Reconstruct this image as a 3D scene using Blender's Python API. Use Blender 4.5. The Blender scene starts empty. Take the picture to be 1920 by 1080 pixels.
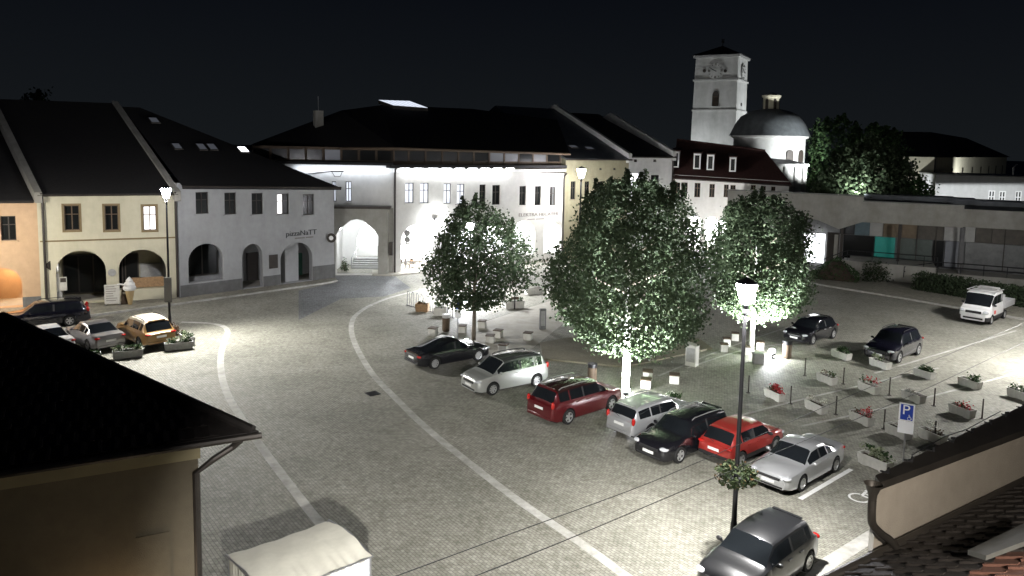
import bpy, math, random
import numpy as np
from mathutils import Vector, Matrix
from mathutils.geometry import tessellate_polygon
R = math.radians
random.seed(7); rng = np.random.default_rng(7)
S = bpy.context.scene
C = S.collection
# ------------------------------------------------------------------ camera, night sky, exposure
FPX, HORY, PITCH, ROLL, CAMH = 1400.0, 270.0, R(6), .02, 12.4     # in pixels of a 1920 px wide picture
CYP = HORY + FPX*math.tan(PITCH)
fwd = Vector((0, math.cos(PITCH), -math.sin(PITCH))); upv = Vector((0, math.sin(PITCH), math.cos(PITCH))); rgt = Vector((1, 0, 0))
cx_ = rgt*math.cos(ROLL) + upv*math.sin(ROLL)
cy_ = -rgt*math.sin(ROLL) + upv*math.cos(ROLL)
cam = bpy.data.objects.new('camera', bpy.data.cameras.new('camera')); C.objects.link(cam)
m3 = Matrix((cx_, cy_, -fwd)).transposed()
cam.matrix_world = Matrix.Translation((0, 0, CAMH)) @ m3.to_4x4()
cam.data.sensor_width = 36; cam.data.lens = FPX/1920*36
cam.data.shift_y = -(540-CYP)/1920
cam.data.clip_start = .2; cam.data.clip_end = 3000
S.camera = cam
S.render.resolution_x, S.render.resolution_y = 1024, 576
S.render.engine = 'CYCLES'
S.cycles.use_denoising = True
S.cycles.max_bounces = 6; S.cycles.diffuse_bounces = 3; S.cycles.glossy_bounces = 3
S.cycles.transmission_bounces = 3; S.cycles.transparent_max_bounces = 6
S.cycles.sample_clamp_indirect = 3; S.cycles.caustics_reflective = False; S.cycles.caustics_refractive = False
try: S.cycles.use_light_tree = True
except Exception: pass
W = bpy.data.worlds.new('World'); S.world = W; W.use_nodes = True
nt = W.node_tree; nt.nodes.clear()
wo = nt.nodes.new('ShaderNodeOutputWorld'); bg = nt.nodes.new('ShaderNodeBackground')
tc = nt.nodes.new('ShaderNodeTexCoord'); sx = nt.nodes.new('ShaderNodeSeparateXYZ'); rp = nt.nodes.new('ShaderNodeValToRGB')
nt.links.new(tc.outputs['Generated'], sx.inputs[0]); nt.links.new(sx.outputs['Z'], rp.inputs[0])
rp.color_ramp.elements[0].position = 0.0; rp.color_ramp.elements[0].color = (.0019, .0023, .0027, 1)
rp.color_ramp.elements[1].position = .30; rp.color_ramp.elements[1].color = (.00014, .00028, .0009, 1)
nt.links.new(rp.outputs[0], bg.inputs[0]); bg.inputs[1].default_value = 1.0; nt.links.new(bg.outputs[0], wo.inputs[0])
S.view_settings.view_transform = 'Standard'; S.view_settings.look = 'None'
S.view_settings.exposure = 2.0; S.view_settings.gamma = 1.0; S.view_settings.use_curve_mapping = False

# ------------------------------------------------------------------ picture point -> place on the ground / on a plane
def ray(px, py):
    u = (px-960)/FPX; v = (CYP-py)/FPX
    return fwd + cx_*u + cy_*v
def G(px, py, z=0.0):
    d = ray(px, py); t = (z-CAMH)/d.z
    return Vector((d.x*t, d.y*t, z))
def P(px, py, depth):
    d = ray(px, py); t = depth/d.y
    return Vector((d.x*t, d.y*t, CAMH+d.z*t))
def zat(base, py, px=None):            # height of a picture point standing over a ground point
    if px is None:
        q = Vector((base.x, base.y, 0))-Vector((0, 0, CAMH)); c = q.dot(fwd); px = 960+FPX*q.dot(cx_)/c
    d = ray(px, py); t = math.hypot(base.x, base.y)/math.hypot(d.x, d.y)
    return CAMH+d.z*t

# ------------------------------------------------------------------ materials
MATS = {}
def mat(name, col, rough=.8, metal=0.0, var=.12, scale=2.0, bump=0.0, bscale=30.0, emit=None, estr=0.0, coat=0.0, spec=.4, stain=0.0):
    if name in MATS: return MATS[name]
    m = bpy.data.materials.new(name); m.use_nodes = True; n = m.node_tree; b = n.nodes['Principled BSDF']
    b.inputs['Roughness'].default_value = rough; b.inputs['Metallic'].default_value = metal
    b.inputs['Specular IOR Level'].default_value = spec
    if coat: b.inputs['Coat Weight'].default_value = coat; b.inputs['Coat Roughness'].default_value = .06
    t = n.nodes.new('ShaderNodeTexCoord')
    if var > 0:
        z = n.nodes.new('ShaderNodeTexNoise'); z.inputs['Scale'].default_value = scale; z.inputs['Detail'].default_value = 6; z.inputs['Roughness'].default_value = .65
        n.links.new(t.outputs['Object'], z.inputs['Vector'])
        r = n.nodes.new('ShaderNodeValToRGB'); r.color_ramp.elements[0].position = .3; r.color_ramp.elements[1].position = .72
        r.color_ramp.elements[0].color = (*[c*(1-var) for c in col], 1); r.color_ramp.elements[1].color = (*[min(1, c*(1+var)) for c in col], 1)
        n.links.new(z.outputs['Fac'], r.inputs[0]); out = r.outputs[0]
        if stain:
            z2 = n.nodes.new('ShaderNodeTexNoise'); z2.inputs['Scale'].default_value = .35; z2.inputs['Detail'].default_value = 8; z2.inputs['Roughness'].default_value = .7
            mp = n.nodes.new('ShaderNodeMapping'); mp.inputs['Scale'].default_value = (1.6, 1.6, .5)
            n.links.new(t.outputs['Object'], mp.inputs[0]); n.links.new(mp.outputs[0], z2.inputs['Vector'])
            r2 = n.nodes.new('ShaderNodeValToRGB'); r2.color_ramp.elements[0].position = .35; r2.color_ramp.elements[1].position = .65
            r2.color_ramp.elements[0].color = (1-stain, 1-stain, 1-stain*1.1, 1); r2.color_ramp.elements[1].color = (1, 1, 1, 1)
            n.links.new(z2.outputs['Fac'], r2.inputs[0])
            mx = n.nodes.new('ShaderNodeMixRGB'); mx.blend_type = 'MULTIPLY'; mx.inputs[0].default_value = 1
            n.links.new(out, mx.inputs[1]); n.links.new(r2.outputs[0], mx.inputs[2]); out = mx.outputs[0]
        n.links.new(out, b.inputs['Base Color'])
    else: b.inputs['Base Color'].default_value = (*col, 1)
    if bump:
        z = n.nodes.new('ShaderNodeTexNoise'); z.inputs['Scale'].default_value = bscale; z.inputs['Detail'].default_value = 5
        n.links.new(t.outputs['Object'], z.inputs['Vector'])
        bp = n.nodes.new('ShaderNodeBump'); bp.inputs['Strength'].default_value = bump; bp.inputs['Distance'].default_value = .03
        n.links.new(z.outputs['Fac'], bp.inputs['Height']); n.links.new(bp.outputs[0], b.inputs['Normal'])
    if emit:
        b.inputs['Emission Color'].default_value = (*emit, 1); b.inputs['Emission Strength'].default_value = estr
    MATS[name] = m; return m

def setts_mat(name, c1, c2, mortar, bw, bh, rot, bump=.6, wob=.5):
    m = bpy.data.materials.new(name); m.use_nodes = True; n = m.node_tree; b = n.nodes['Principled BSDF']
    b.inputs['Roughness'].default_value = .72; b.inputs['Specular IOR Level'].default_value = .45
    t = n.nodes.new('ShaderNodeTexCoord'); mp = n.nodes.new('ShaderNodeMapping'); mp.inputs['Rotation'].default_value = (0, 0, R(rot))
    n.links.new(t.outputs['Object'], mp.inputs[0])
    wz = n.nodes.new('ShaderNodeTexNoise'); wz.inputs['Scale'].default_value = .9; wz.inputs['Detail'].default_value = 3
    n.links.new(mp.outputs[0], wz.inputs['Vector'])
    ad = n.nodes.new('ShaderNodeVectorMath'); ad.operation = 'MULTIPLY_ADD'; ad.inputs[1].default_value = (wob*.25, wob*.25, 0)
    n.links.new(wz.outputs['Color'], ad.inputs[0]); n.links.new(mp.outputs[0], ad.inputs[2])
    br = n.nodes.new('ShaderNodeTexBrick'); br.inputs['Scale'].default_value = 1; br.inputs['Brick Width'].default_value = bw; br.inputs['Row Height'].default_value = bh
    br.inputs['Mortar Size'].default_value = .011; br.inputs['Mortar Smooth'].default_value = .5; br.inputs['Bias'].default_value = 0
    br.inputs['Color1'].default_value = (*c1, 1); br.inputs['Color2'].default_value = (*c2, 1); br.inputs['Mortar'].default_value = (*mortar, 1)
    n.links.new(ad.outputs[0], br.inputs['Vector'])
    big = n.nodes.new('ShaderNodeTexNoise'); big.inputs['Scale'].default_value = .22; big.inputs['Detail'].default_value = 9; big.inputs['Roughness'].default_value = .68
    n.links.new(t.outputs['Object'], big.inputs['Vector'])
    rr = n.nodes.new('ShaderNodeValToRGB'); rr.color_ramp.elements[0].position = .32; rr.color_ramp.elements[1].position = .68
    rr.color_ramp.elements[0].color = (.74, .74, .69, 1); rr.color_ramp.elements[1].color = (1.12, 1.1, 1.06, 1)
    n.links.new(big.outputs['Fac'], rr.inputs[0])
    fine = n.nodes.new('ShaderNodeTexNoise'); fine.inputs['Scale'].default_value = 5.0; fine.inputs['Detail'].default_value = 4
    n.links.new(t.outputs['Object'], fine.inputs['Vector'])
    r3 = n.nodes.new('ShaderNodeValToRGB'); r3.color_ramp.elements[0].position = .3; r3.color_ramp.elements[1].position = .7
    r3.color_ramp.elements[0].color = (.7, .7, .68, 1); r3.color_ramp.elements[1].color = (1.15, 1.15, 1.15, 1)
    n.links.new(fine.outputs['Fac'], r3.inputs[0])
    m1 = n.nodes.new('ShaderNodeMixRGB'); m1.blend_type = 'MULTIPLY'; m1.inputs[0].default_value = 1
    m2 = n.nodes.new('ShaderNodeMixRGB'); m2.blend_type = 'MULTIPLY'; m2.inputs[0].default_value = 1
    n.links.new(br.outputs['Color'], m1.inputs[1]); n.links.new(rr.outputs[0], m1.inputs[2])
    n.links.new(m1.outputs[0], m2.inputs[1]); n.links.new(r3.outputs[0], m2.inputs[2])
    st = n.nodes.new('ShaderNodeTexNoise'); st.inputs['Scale'].default_value = .75; st.inputs['Detail'].default_value = 7; st.inputs['Roughness'].default_value = .75; st.inputs['Distortion'].default_value = .6
    n.links.new(t.outputs['Object'], st.inputs['Vector'])
    r4 = n.nodes.new('ShaderNodeValToRGB'); r4.color_ramp.elements[0].position = .36; r4.color_ramp.elements[1].position = .50; r4.color_ramp.elements[0].color = (.80, .79, .77, 1); r4.color_ramp.elements[1].color = (1, 1, 1, 1)
    n.links.new(st.outputs['Fac'], r4.inputs[0]); m3_ = n.nodes.new('ShaderNodeMixRGB'); m3_.blend_type = 'MULTIPLY'; m3_.inputs[0].default_value = 1
    n.links.new(m2.outputs[0], m3_.inputs[1]); n.links.new(r4.outputs[0], m3_.inputs[2]); n.links.new(m3_.outputs[0], b.inputs['Base Color'])
    bp = n.nodes.new('ShaderNodeBump'); bp.inputs['Strength'].default_value = bump; bp.inputs['Distance'].default_value = .02; bp.invert = True
    n.links.new(br.outputs['Fac'], bp.inputs['Height'])
    b2 = n.nodes.new('ShaderNodeBump'); b2.inputs['Strength'].default_value = .35; b2.inputs['Distance'].default_value = .05
    n.links.new(fine.outputs['Fac'], b2.inputs['Height']); n.links.new(bp.outputs[0], b2.inputs['Normal'])
    n.links.new(b2.outputs[0], b.inputs['Normal'])
    return m

def leaf_mat(name, c0, c1, trans=.2):
    m = bpy.data.materials.new(name); m.use_nodes = True; n = m.node_tree; n.nodes.remove(n.nodes['Principled BSDF'])
    o = n.nodes['Material Output']; g = n.nodes.new('ShaderNodeNewGeometry'); r = n.nodes.new('ShaderNodeValToRGB')
    r.color_ramp.elements[0].color = (*c0, 1); r.color_ramp.elements[1].color = (*c1, 1)
    n.links.new(g.outputs['Random Per Island'], r.inputs[0])
    d = n.nodes.new('ShaderNodeBsdfPrincipled'); d.inputs['Roughness'].default_value = .68; d.inputs['Specular IOR Level'].default_value = .14
    t = n.nodes.new('ShaderNodeBsdfTranslucent'); x = n.nodes.new('ShaderNodeMixShader'); x.inputs[0].default_value = trans
    n.links.new(r.outputs[0], d.inputs['Base Color']); n.links.new(r.outputs[0], t.inputs['Color'])
    n.links.new(d.outputs[0], x.inputs[1]); n.links.new(t.outputs[0], x.inputs[2]); n.links.new(x.outputs[0], o.inputs[0])
    return m

M = dict(
 cream=mat('plaster_cream', (.52, .49, .37), .9, var=.07, scale=1.2, bump=.15, bscale=14, stain=.15),
 orange=mat('plaster_orange', (.50, .345, .215), .9, var=.08, bump=.15, stain=.15),
 grey=mat('plaster_grey', (.39, .395, .40), .9, var=.07, bump=.15, bscale=14, stain=.18),
 plinth=mat('plaster_plinth', (.16, .16, .16), .9, var=.15, bump=.3, stain=.3),
 white=mat('plaster_white', (.62, .61, .58), .9, var=.06, bump=.12, bscale=14, stain=.14),
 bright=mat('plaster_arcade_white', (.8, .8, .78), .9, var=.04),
 ochre=mat('plaster_ochre', (.27, .25, .165), .9, var=.10, bump=.15, stain=.2),
 palegrey=mat('plaster_palegrey', (.5, .5, .49), .9, var=.07, bump=.12, stain=.18),
 church=mat('plaster_church', (.50, .50, .48), .9, var=.12, scale=.8, bump=.2, stain=.25),
 concrete=mat('concrete', (.33, .32, .29), .9, var=.14, scale=1.2, bump=.25, stain=.25),
 beige=mat('plaster_beige', (.36, .315, .265), .95, var=.08, scale=3, bump=.35, bscale=40, stain=.12),
 ochrebrown=mat('plaster_brown', (.19, .162, .115), .95, var=.10, scale=3, bump=.4, bscale=50, stain=.12),
 cornice=mat('plaster_cornice', (.36, .31, .19), .9, var=.08),
 roof=mat('roof_slate', (.016, .015, .015), .8, var=.3, scale=6, bump=.4, bscale=12),
 roofred=mat('roof_red', (.05, .020, .016), .85, var=.3, scale=5, bump=.4, bscale=12),
 dome=mat('dome_slate', (.10, .11, .115), .75, var=.25, scale=1.5, stain=.2),
 roofmetal=mat('roof_metal', (.10, .11, .12), .55, metal=.3, var=.25, scale=1.5, stain=.2),
 tile=mat('roof_tile_dark', (.022, .018, .016), .7, var=.35, scale=4, bump=.3),
 tilelit=mat('roof_tile_lit_red', (.11, .05, .035), .85, var=.3, scale=6, bump=.3),
 gutter=mat('gutter_metal', (.055, .048, .042), .5, metal=.5, var=.25),
 tin=mat('tin_flashing', (.20, .20, .19), .5, metal=.4, var=.2, stain=.25),
 frame=mat('window_frame_dark', (.035, .028, .022), .6, var=.2),
 framebrown=mat('window_frame_brown', (.09, .06, .035), .6, var=.2),
 framewhite=mat('window_frame_white', (.7, .7, .68), .6, var=.05),
 surround=mat('window_surround_brown', (.20, .15, .08), .8, var=.15),
 pane=mat('glass_dark', (.010, .011, .011), .22, var=0, spec=.22),
 lit=mat('glass_lit', (.5, .5, .5), .4, var=0, emit=(1, .97, .95), estr=.5),
 litcool=mat('glass_lit_cool', (.5, .5, .5), .4, var=0, emit=(.80, .86, 1), estr=.26),
 litdim=mat('glass_lit_dim', (.1, .1, .1), .4, var=0, emit=(.78, .84, 1), estr=.015),
 litbright=mat('glass_lit_bright', (.6, .6, .6), .4, var=0, emit=(.93, .95, 1), estr=1.2),
 teal=mat('glass_teal', (.02, .15, .13), .4, var=.35, scale=.6, emit=(.03, .60, .48), estr=.022),
 stone=mat('stone_white', (.55, .54, .50), .85, var=.12, scale=4, bump=.3, stain=.2),
 stonegrey=mat('stone_grey', (.30, .30, .29), .85, var=.15, scale=4, bump=.3),
 kerb=mat('kerb_granite', (.46, .45, .42), .8, var=.28, scale=2.2, bump=.3, stain=.35),
 paint=mat('road_paint', (.78, .78, .76), .7, var=.1, scale=6),
 soil=mat('soil', (.05, .035, .025), .95, var=.3),
 wood=mat('wood_dark', (.08, .055, .035), .75, var=.3, scale=8),
 woodtan=mat('wood_tan', (.30, .19, .10), .75, var=.25, scale=8),
 black=mat('black_metal', (.018, .018, .02), .45, metal=.3, var=.2),
 steel=mat('steel', (.34, .34, .34), .4, metal=.8, var=.1),
 rubber=mat('rubber', (.015, .015, .015), .85, var=.2),
 alloy=mat('alloy', (.62, .62, .62), .32, metal=.7, var=.05),
 plastic=mat('plastic_black', (.02, .02, .021), .6, var=.1),
 carglass=mat('car_glass', (.010, .012, .014), .06, var=0, spec=.7, coat=.5),
 lens=mat('headlamp_lens', (.75, .77, .8), .08, metal=.35, var=0, coat=1),
 tail=mat('tail_lamp', (.42, .015, .012), .15, var=0, coat=1),
 plate=mat('plate_white', (.8, .8, .78), .5, var=0),
 canvas=mat('canvas', (.57, .55, .47), .85, var=.08, scale=2, stain=.15),
 canvaswhite=mat('canvas_white', (.70, .73, .80), .8, var=.06),
 signwhite=mat('sign_white', (.85, .85, .85), .5, var=0),
 signblue=mat('sign_blue', (.015, .05, .36), .5, var=0),
 cone=mat('wafer_cone', (.50, .37, .19), .7, var=.15, scale=14),
 icing=mat('ice_cream_white', (.62, .62, .60), .5, var=.03),
 bark=mat('bark', (.12, .10, .075), .9, var=.35, scale=7, bump=.6),
 lampglass=mat('lantern_glass', (.9, .9, .9), .4, var=0, emit=(.96, .95, 1), estr=75),
 flood=mat('floodlight_glass', (.9, .9, .9), .4, var=0, emit=(.93, .95, 1), estr=240),
 tubelamp=mat('arcade_lamp_glass', (.9, .9, .9), .4, var=0, emit=(.95, .97, 1), estr=8),
 text=mat('sign_letters_dark', (.03, .03, .035), .6, var=0),
 textgrey=mat('sign_letters_grey', (.20, .18, .16), .6, var=0),
 green=mat('tarp_green', (.05, .14, .10), .8, var=.25),
 flag=mat('paving_slabs', (.40, .38, .33), .8, var=.15, scale=1.3, bump=.2, stain=.2),
 gravel=mat('gravel', (.21, .19, .14), .95, var=.3, scale=14, bump=.6, bscale=60, stain=.2),
)
M['lampglass2'] = mat('lantern_glass_bright', (.9, .9, .9), .4, var=0, emit=(.97, .96, 1), estr=190)
M['leaf'] = leaf_mat('leaves_lime', (.026, .041, .021), (.060, .082, .043), .28)
M['leafdark'] = leaf_mat('leaves_dark', (.016, .036, .014), (.055, .095, .036))
M['leafbasket'] = leaf_mat('leaves_basket', (.010, .018, .007), (.034, .044, .018))
M['leafpale'] = leaf_mat('leaves_pale', (.10, .13, .07), (.33, .36, .24), .25)
M['petalred'] = leaf_mat('petals_red', (.30, .02, .03), (.55, .06, .07), .2)
M['petalwhite'] = leaf_mat('petals_white', (.45, .45, .38), (.75, .75, .66), .2)
M['petaldry'] = leaf_mat('leaves_reddish', (.05, .028, .015), (.12, .07, .035), .2)
M['setts'] = setts_mat('granite_setts', (.33, .325, .29), (.25, .247, .215), (.13, .13, .115), .17, .115, 52)
M['settsdark'] = setts_mat('granite_setts_dark', (.24, .25, .27), (.17, .18, .19), (.08, .08, .085), .16, .115, 20)
M['pavers'] = setts_mat('sidewalk_pavers', (.29, .28, .24), (.23, .22, .19), (.12, .12, .10), .3, .3, 38, .3, .1)

# ------------------------------------------------------------------ mesh helpers
class MB:
    def __init__(s): s.v = []; s.f = []; s.m = []
    def add(s, vs, fs, mi=0):
        o = len(s.v); s.v += [tuple(v) for v in vs]; s.f += [tuple(i+o for i in f) for f in fs]; s.m += [mi]*len(fs)
    def box(s, x0, x1, y0, y1, z0, z1, mi=0):
        s.add([(x0,y0,z0),(x1,y0,z0),(x1,y1,z0),(x0,y1,z0),(x0,y0,z1),(x1,y0,z1),(x1,y1,z1),(x0,y1,z1)],
              [(0,3,2,1),(4,5,6,7),(0,1,5,4),(1,2,6,5),(2,3,7,6),(3,0,4,7)], mi)
    def bbox(s, x0, x1, y0, y1, z0, z1, b=.02, mi=0):     # box with chamfered edges
        xs, ys, zs = (x0, x1), (y0, y1), (z0, z1); vs = []; idx = {}
        for i in (0, 1):
            for j in (0, 1):
                for k in (0, 1):
                    p = (xs[i], ys[j], zs[k]); d = (1-2*i, 1-2*j, 1-2*k)
                    for a in range(3):
                        q = [p[c]+(d[c]*b if c != a else 0) for c in range(3)]
                        idx[i, j, k, a] = len(vs); vs.append(tuple(q))
        fs = []
        for a in range(3):
            b1, b2 = [c for c in range(3) if c != a]
            for e in (0, 1):
                f = []
                for (u, w) in ((0, 0), (1, 0), (1, 1), (0, 1)):
                    t = [0, 0, 0]; t[a] = e; t[b1] = u; t[b2] = w; f.append(idx[t[0], t[1], t[2], a])
                fs.append(tuple(f))
            for u in (0, 1):
                for w in (0, 1):
                    t0 = [0, 0, 0]; t0[b1] = u; t0[b2] = w; t1 = list(t0); t1[a] = 1
                    fs.append((idx[(*t0, b1)], idx[(*t1, b1)], idx[(*t1, b2)], idx[(*t0, b2)]))
        for i in (0, 1):
            for j in (0, 1):
                for k in (0, 1): fs.append(tuple(idx[i, j, k, a] for a in range(3)))
        s.add(vs, fs, mi)
    def quad(s, a, b, c, d, mi=0): s.add([a, b, c, d], [(0, 1, 2, 3)], mi)
    def prism(s, poly, z0, z1, mi=0):                      # polygon in xy, extruded in z
        n = len(poly); vs = [(p[0], p[1], z0) for p in poly]+[(p[0], p[1], z1) for p in poly]
        s.add(vs, [tuple(range(n-1, -1, -1)), tuple(range(n, 2*n))]+[(i, (i+1) % n, n+(i+1) % n, n+i) for i in range(n)], mi)
    def vprism(s, poly, y0, y1, mi=0):                     # polygon in xz, extruded in y
        n = len(poly); vs = [(p[0], y0, p[1]) for p in poly]+[(p[0], y1, p[1]) for p in poly]
        s.add(vs, [tuple(range(n)), tuple(range(2*n-1, n-1, -1))]+[(i, n+i, n+(i+1) % n, (i+1) % n) for i in range(n)], mi)
    def tube(s, pts, r, n=8, mi=0, cap=True):
        pts = [Vector(p) for p in pts]; rs = r if isinstance(r, (list, tuple)) else [r]*len(pts)
        rings = []; o = len(s.v); ref = None
        for i, p in enumerate(pts):
            d = (pts[min(i+1, len(pts)-1)]-pts[max(i-1, 0)]).normalized()
            if ref is None: ref = d.orthogonal().normalized()
            ref = (ref-d*ref.dot(d)).normalized(); q = d.cross(ref)
            for k in range(n):
                a = 2*math.pi*k/n; s.v.append(tuple(p+(ref*math.cos(a)+q*math.sin(a))*rs[i]))
        for i in range(len(pts)-1):
            for k in range(n):
                s.f.append((o+i*n+k, o+i*n+(k+1) % n, o+(i+1)*n+(k+1) % n, o+(i+1)*n+k)); s.m.append(mi)
        if cap:
            s.f.append(tuple(o+k for k in range(n-1, -1, -1))); s.m.append(mi)
            e = o+(len(pts)-1)*n; s.f.append(tuple(e+k for k in range(n))); s.m.append(mi)
    def lathe(s, prof, n=16, c=(0, 0, 0), mi=0, a0=0.0, a1=2*math.pi):
        o = len(s.v); full = abs(a1-a0-2*math.pi) < 1e-6; cols = n if full else n+1
        for (r, z) in prof:
            for k in range(cols):
                a = a0+(a1-a0)*k/n; s.v.append((c[0]+r*math.cos(a), c[1]+r*math.sin(a), c[2]+z))
        for i in range(len(prof)-1):
            for k in range(n):
                k2 = (k+1) % cols; s.f.append((o+i*cols+k, o+i*cols+k2, o+(i+1)*cols+k2, o+(i+1)*cols+k)); s.m.append(mi)
    def ell(s, c, r, n=10, m=6, mi=0):
        s.lathe([(max(1e-4, math.sin(math.pi*i/m))*1.0, -math.cos(math.pi*i/m)) for i in range(m+1)], n, (0, 0, 0), mi)
        k = len(s.v)-(m+1)*n
        for i in range(k, len(s.v)):
            v = s.v[i]; s.v[i] = (c[0]+v[0]*r[0], c[1]+v[1]*r[1], c[2]+v[2]*r[2])
    def build(s, name, mats, parent=None, smooth=False, angle=40):
        me = bpy.data.meshes.new(name); me.from_pydata(s.v, [], s.f); 
        for m in (mats if isinstance(mats, (list, tuple)) else [mats]): me.materials.append(m)
        me.polygons.foreach_set('material_index', s.m)
        if smooth:
            me.polygons.foreach_set('use_smooth', [True]*len(s.f))
            try: me.set_sharp_from_angle(angle=R(angle))
            except Exception: pass
        me.update(); o = bpy.data.objects.new(name, me); C.objects.link(o)
        if parent: o.parent = parent
        return o
def tag(o, label, cat, group=None):
    o['label'] = label; o['category'] = cat
    if group: o['group'] = group
    return o
def thing(name, label, cat, loc=(0, 0, 0), rz=0.0, group=None):
    o = bpy.data.objects.new(name, None); C.objects.link(o); o.location = loc; o.rotation_euler = (0, 0, rz); o.empty_display_size = .3
    return tag(o, label, cat, group)
def struct(o): o['kind'] = 'structure'; return o
def stuff(o): o['kind'] = 'stuff'; return o
def copy_tree(o, parent=None):
    c = o.copy(); C.objects.link(c); c.parent = parent
    for ch in list(o.children): copy_tree(ch, c)
    return c
def spot(parent, loc, aim, power, cone=160, blend=.6, col=(1, .98, .95), rad=.12, name='lamp_light'):
    l = bpy.data.lights.new(name, 'SPOT'); l.energy = power; l.spot_size = R(cone); l.spot_blend = blend; l.color = col; l.shadow_soft_size = rad
    o = bpy.data.objects.new(name, l); C.objects.link(o); o.parent = parent; o.location = loc
    o.rotation_euler = Vector(aim).to_track_quat('-Z', 'Y').to_euler(); return o
def batwing(lo, c0=.02, c1=.42, pw=-1.9, mx=6.0):     # street lantern optics: more light sideways than straight down, cut off near the horizontal
    l = lo.data; l.use_nodes = True; n = l.node_tree; e = n.nodes['Emission']
    t = n.nodes.new('ShaderNodeTexCoord'); s = n.nodes.new('ShaderNodeSeparateXYZ'); a = n.nodes.new('ShaderNodeMath'); a.operation = 'ABSOLUTE'
    q = n.nodes.new('ShaderNodeMath'); q.operation = 'POWER'; q.inputs[1].default_value = pw; m = n.nodes.new('ShaderNodeMath'); m.operation = 'MINIMUM'; m.inputs[1].default_value = mx
    r = n.nodes.new('ShaderNodeMapRange'); r.interpolation_type = 'SMOOTHSTEP'; r.inputs['From Min'].default_value = c0; r.inputs['From Max'].default_value = c1
    x = n.nodes.new('ShaderNodeMath'); x.operation = 'MULTIPLY'; k = n.links.new
    k(t.outputs['Normal'], s.inputs[0]); k(s.outputs['Z'], a.inputs[0]); k(a.outputs[0], q.inputs[0]); k(q.outputs[0], m.inputs[0]); k(a.outputs[0], r.inputs['Value']); k(m.outputs[0], x.inputs[0]); k(r.outputs['Result'], x.inputs[1]); k(x.outputs[0], e.inputs['Strength'])
    return lo
def arealight(parent, loc, aim, power, sx_, sy_, col=(1, .98, .95), name='lamp_light'):
    l = bpy.data.lights.new(name, 'AREA'); l.energy = power; l.shape = 'RECTANGLE'; l.size = sx_; l.size_y = sy_; l.color = col
    o = bpy.data.objects.new(name, l); C.objects.link(o); o.parent = parent; o.location = loc
    o.rotation_euler = Vector(aim).to_track_quat('-Z', 'Y').to_euler(); return o
# ------------------------------------------------------------------ ground, kerbs, pavements
def ground_poly(name, pts, z, m, h=0.0, stf=True):
    b = MB(); pl = [(p.x, p.y) for p in pts]
    tris = tessellate_polygon([[Vector((x, y, 0)) for x, y in pl]]); n = len(pl)
    b.add([(x, y, z) for x, y in pl], tris)
    if h:
        b.add([(x, y, z) for x, y in pl]+[(x, y, z-h) for x, y in pl], [(i, (i+1) % n, n+(i+1) % n, n+i) for i in range(n)])
    o = b.build(name, m)
    return struct(o) if stf else o
def smooth_path(pts, k=6):
    out = []
    n = len(pts)
    for i in range(n-1):
        p0, p1, p2, p3 = pts[max(i-1, 0)], pts[i], pts[i+1], pts[min(i+2, n-1)]
        for j in range(k):
            t = j/k
            out.append(.5*((2*p1)+(p2-p0)*t+(2*p0-5*p1+4*p2-p3)*t*t+(3*p1-p0-3*p2+p3)*t**3))
    return out+[pts[-1]]
def ribbon(name, pts, w, z, m, h=0.0):
    pts = smooth_path(pts); b = MB(); L = []; Rr = []
    for i, p in enumerate(pts):
        d = (pts[min(i+1, len(pts)-1)]-pts[max(i-1, 0)]); d.z = 0; d.normalize(); nn = Vector((-d.y, d.x, 0))
        L.append(p+nn*w/2); Rr.append(p-nn*w/2)
    n = len(pts); vs = [(p.x, p.y, z) for p in L]+[(p.x, p.y, z) for p in Rr]
    b.add(vs, [(i, i+1, n+i+1, n+i) for i in range(n-1)])
    if h:
        vs2 = vs+[(p.x, p.y, z-h) for p in L]+[(p.x, p.y, z-h) for p in Rr]
        b.add(vs2, [(i, i+1, 2*n+i+1, 2*n+i) for i in range(n-1)]+[(n+i, n+i+1, 3*n+i+1, 3*n+i) for i in range(n-1)])
    return struct(b.build(name, m))
b = MB(); b.quad((-900, -60, 0), (900, -60, 0), (900, 1500, 0), (-900, 1500, 0)); struct(b.build('ground', M['setts']))
kerb_px = [(1200,1100),(1080,1012),(985,948),(900,884),(800,803),(742,747),(700,703),(674,662),(660,628),(660,603),(671,588),(694,573),(735,557),(790,544),(850,532)]
ribbon('kerb_band', [G(*p) for p in kerb_px], .35, .006, M['kerb'])
ribbon('kerb_band', [G(*p) for p in [(625,1010),(585,963),(540,905),(495,845),(455,788),(428,742),(416,705),(414,670),(420,642),(427,622),(416,611),(388,606),(340,604)]], .35, .006, M['kerb'])
ribbon('kerb_band', [G(*p) for p in [(1500,1095),(1560,1052),(1690,970),(1790,905)]], .48, .006, M['kerb'])
ground_poly('path', [G(*p) for p in [(882,612),(1045,560),(1075,568),(1062,602),(1000,652),(930,690),(890,660)]], .004, M['flag'])
ground_poly('tree_bed', [G(*p) for p in [(1012,645),(1095,630),(1310,636),(1335,655),(1172,690),(1020,675)]], .10, M['gravel'], .10)
ground_poly('path', [G(*p) for p in [(625,512),(735,514),(770,540),(720,556),(640,560),(560,600),(560,545),(630,530)]], .004, M['settsdark'])
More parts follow.
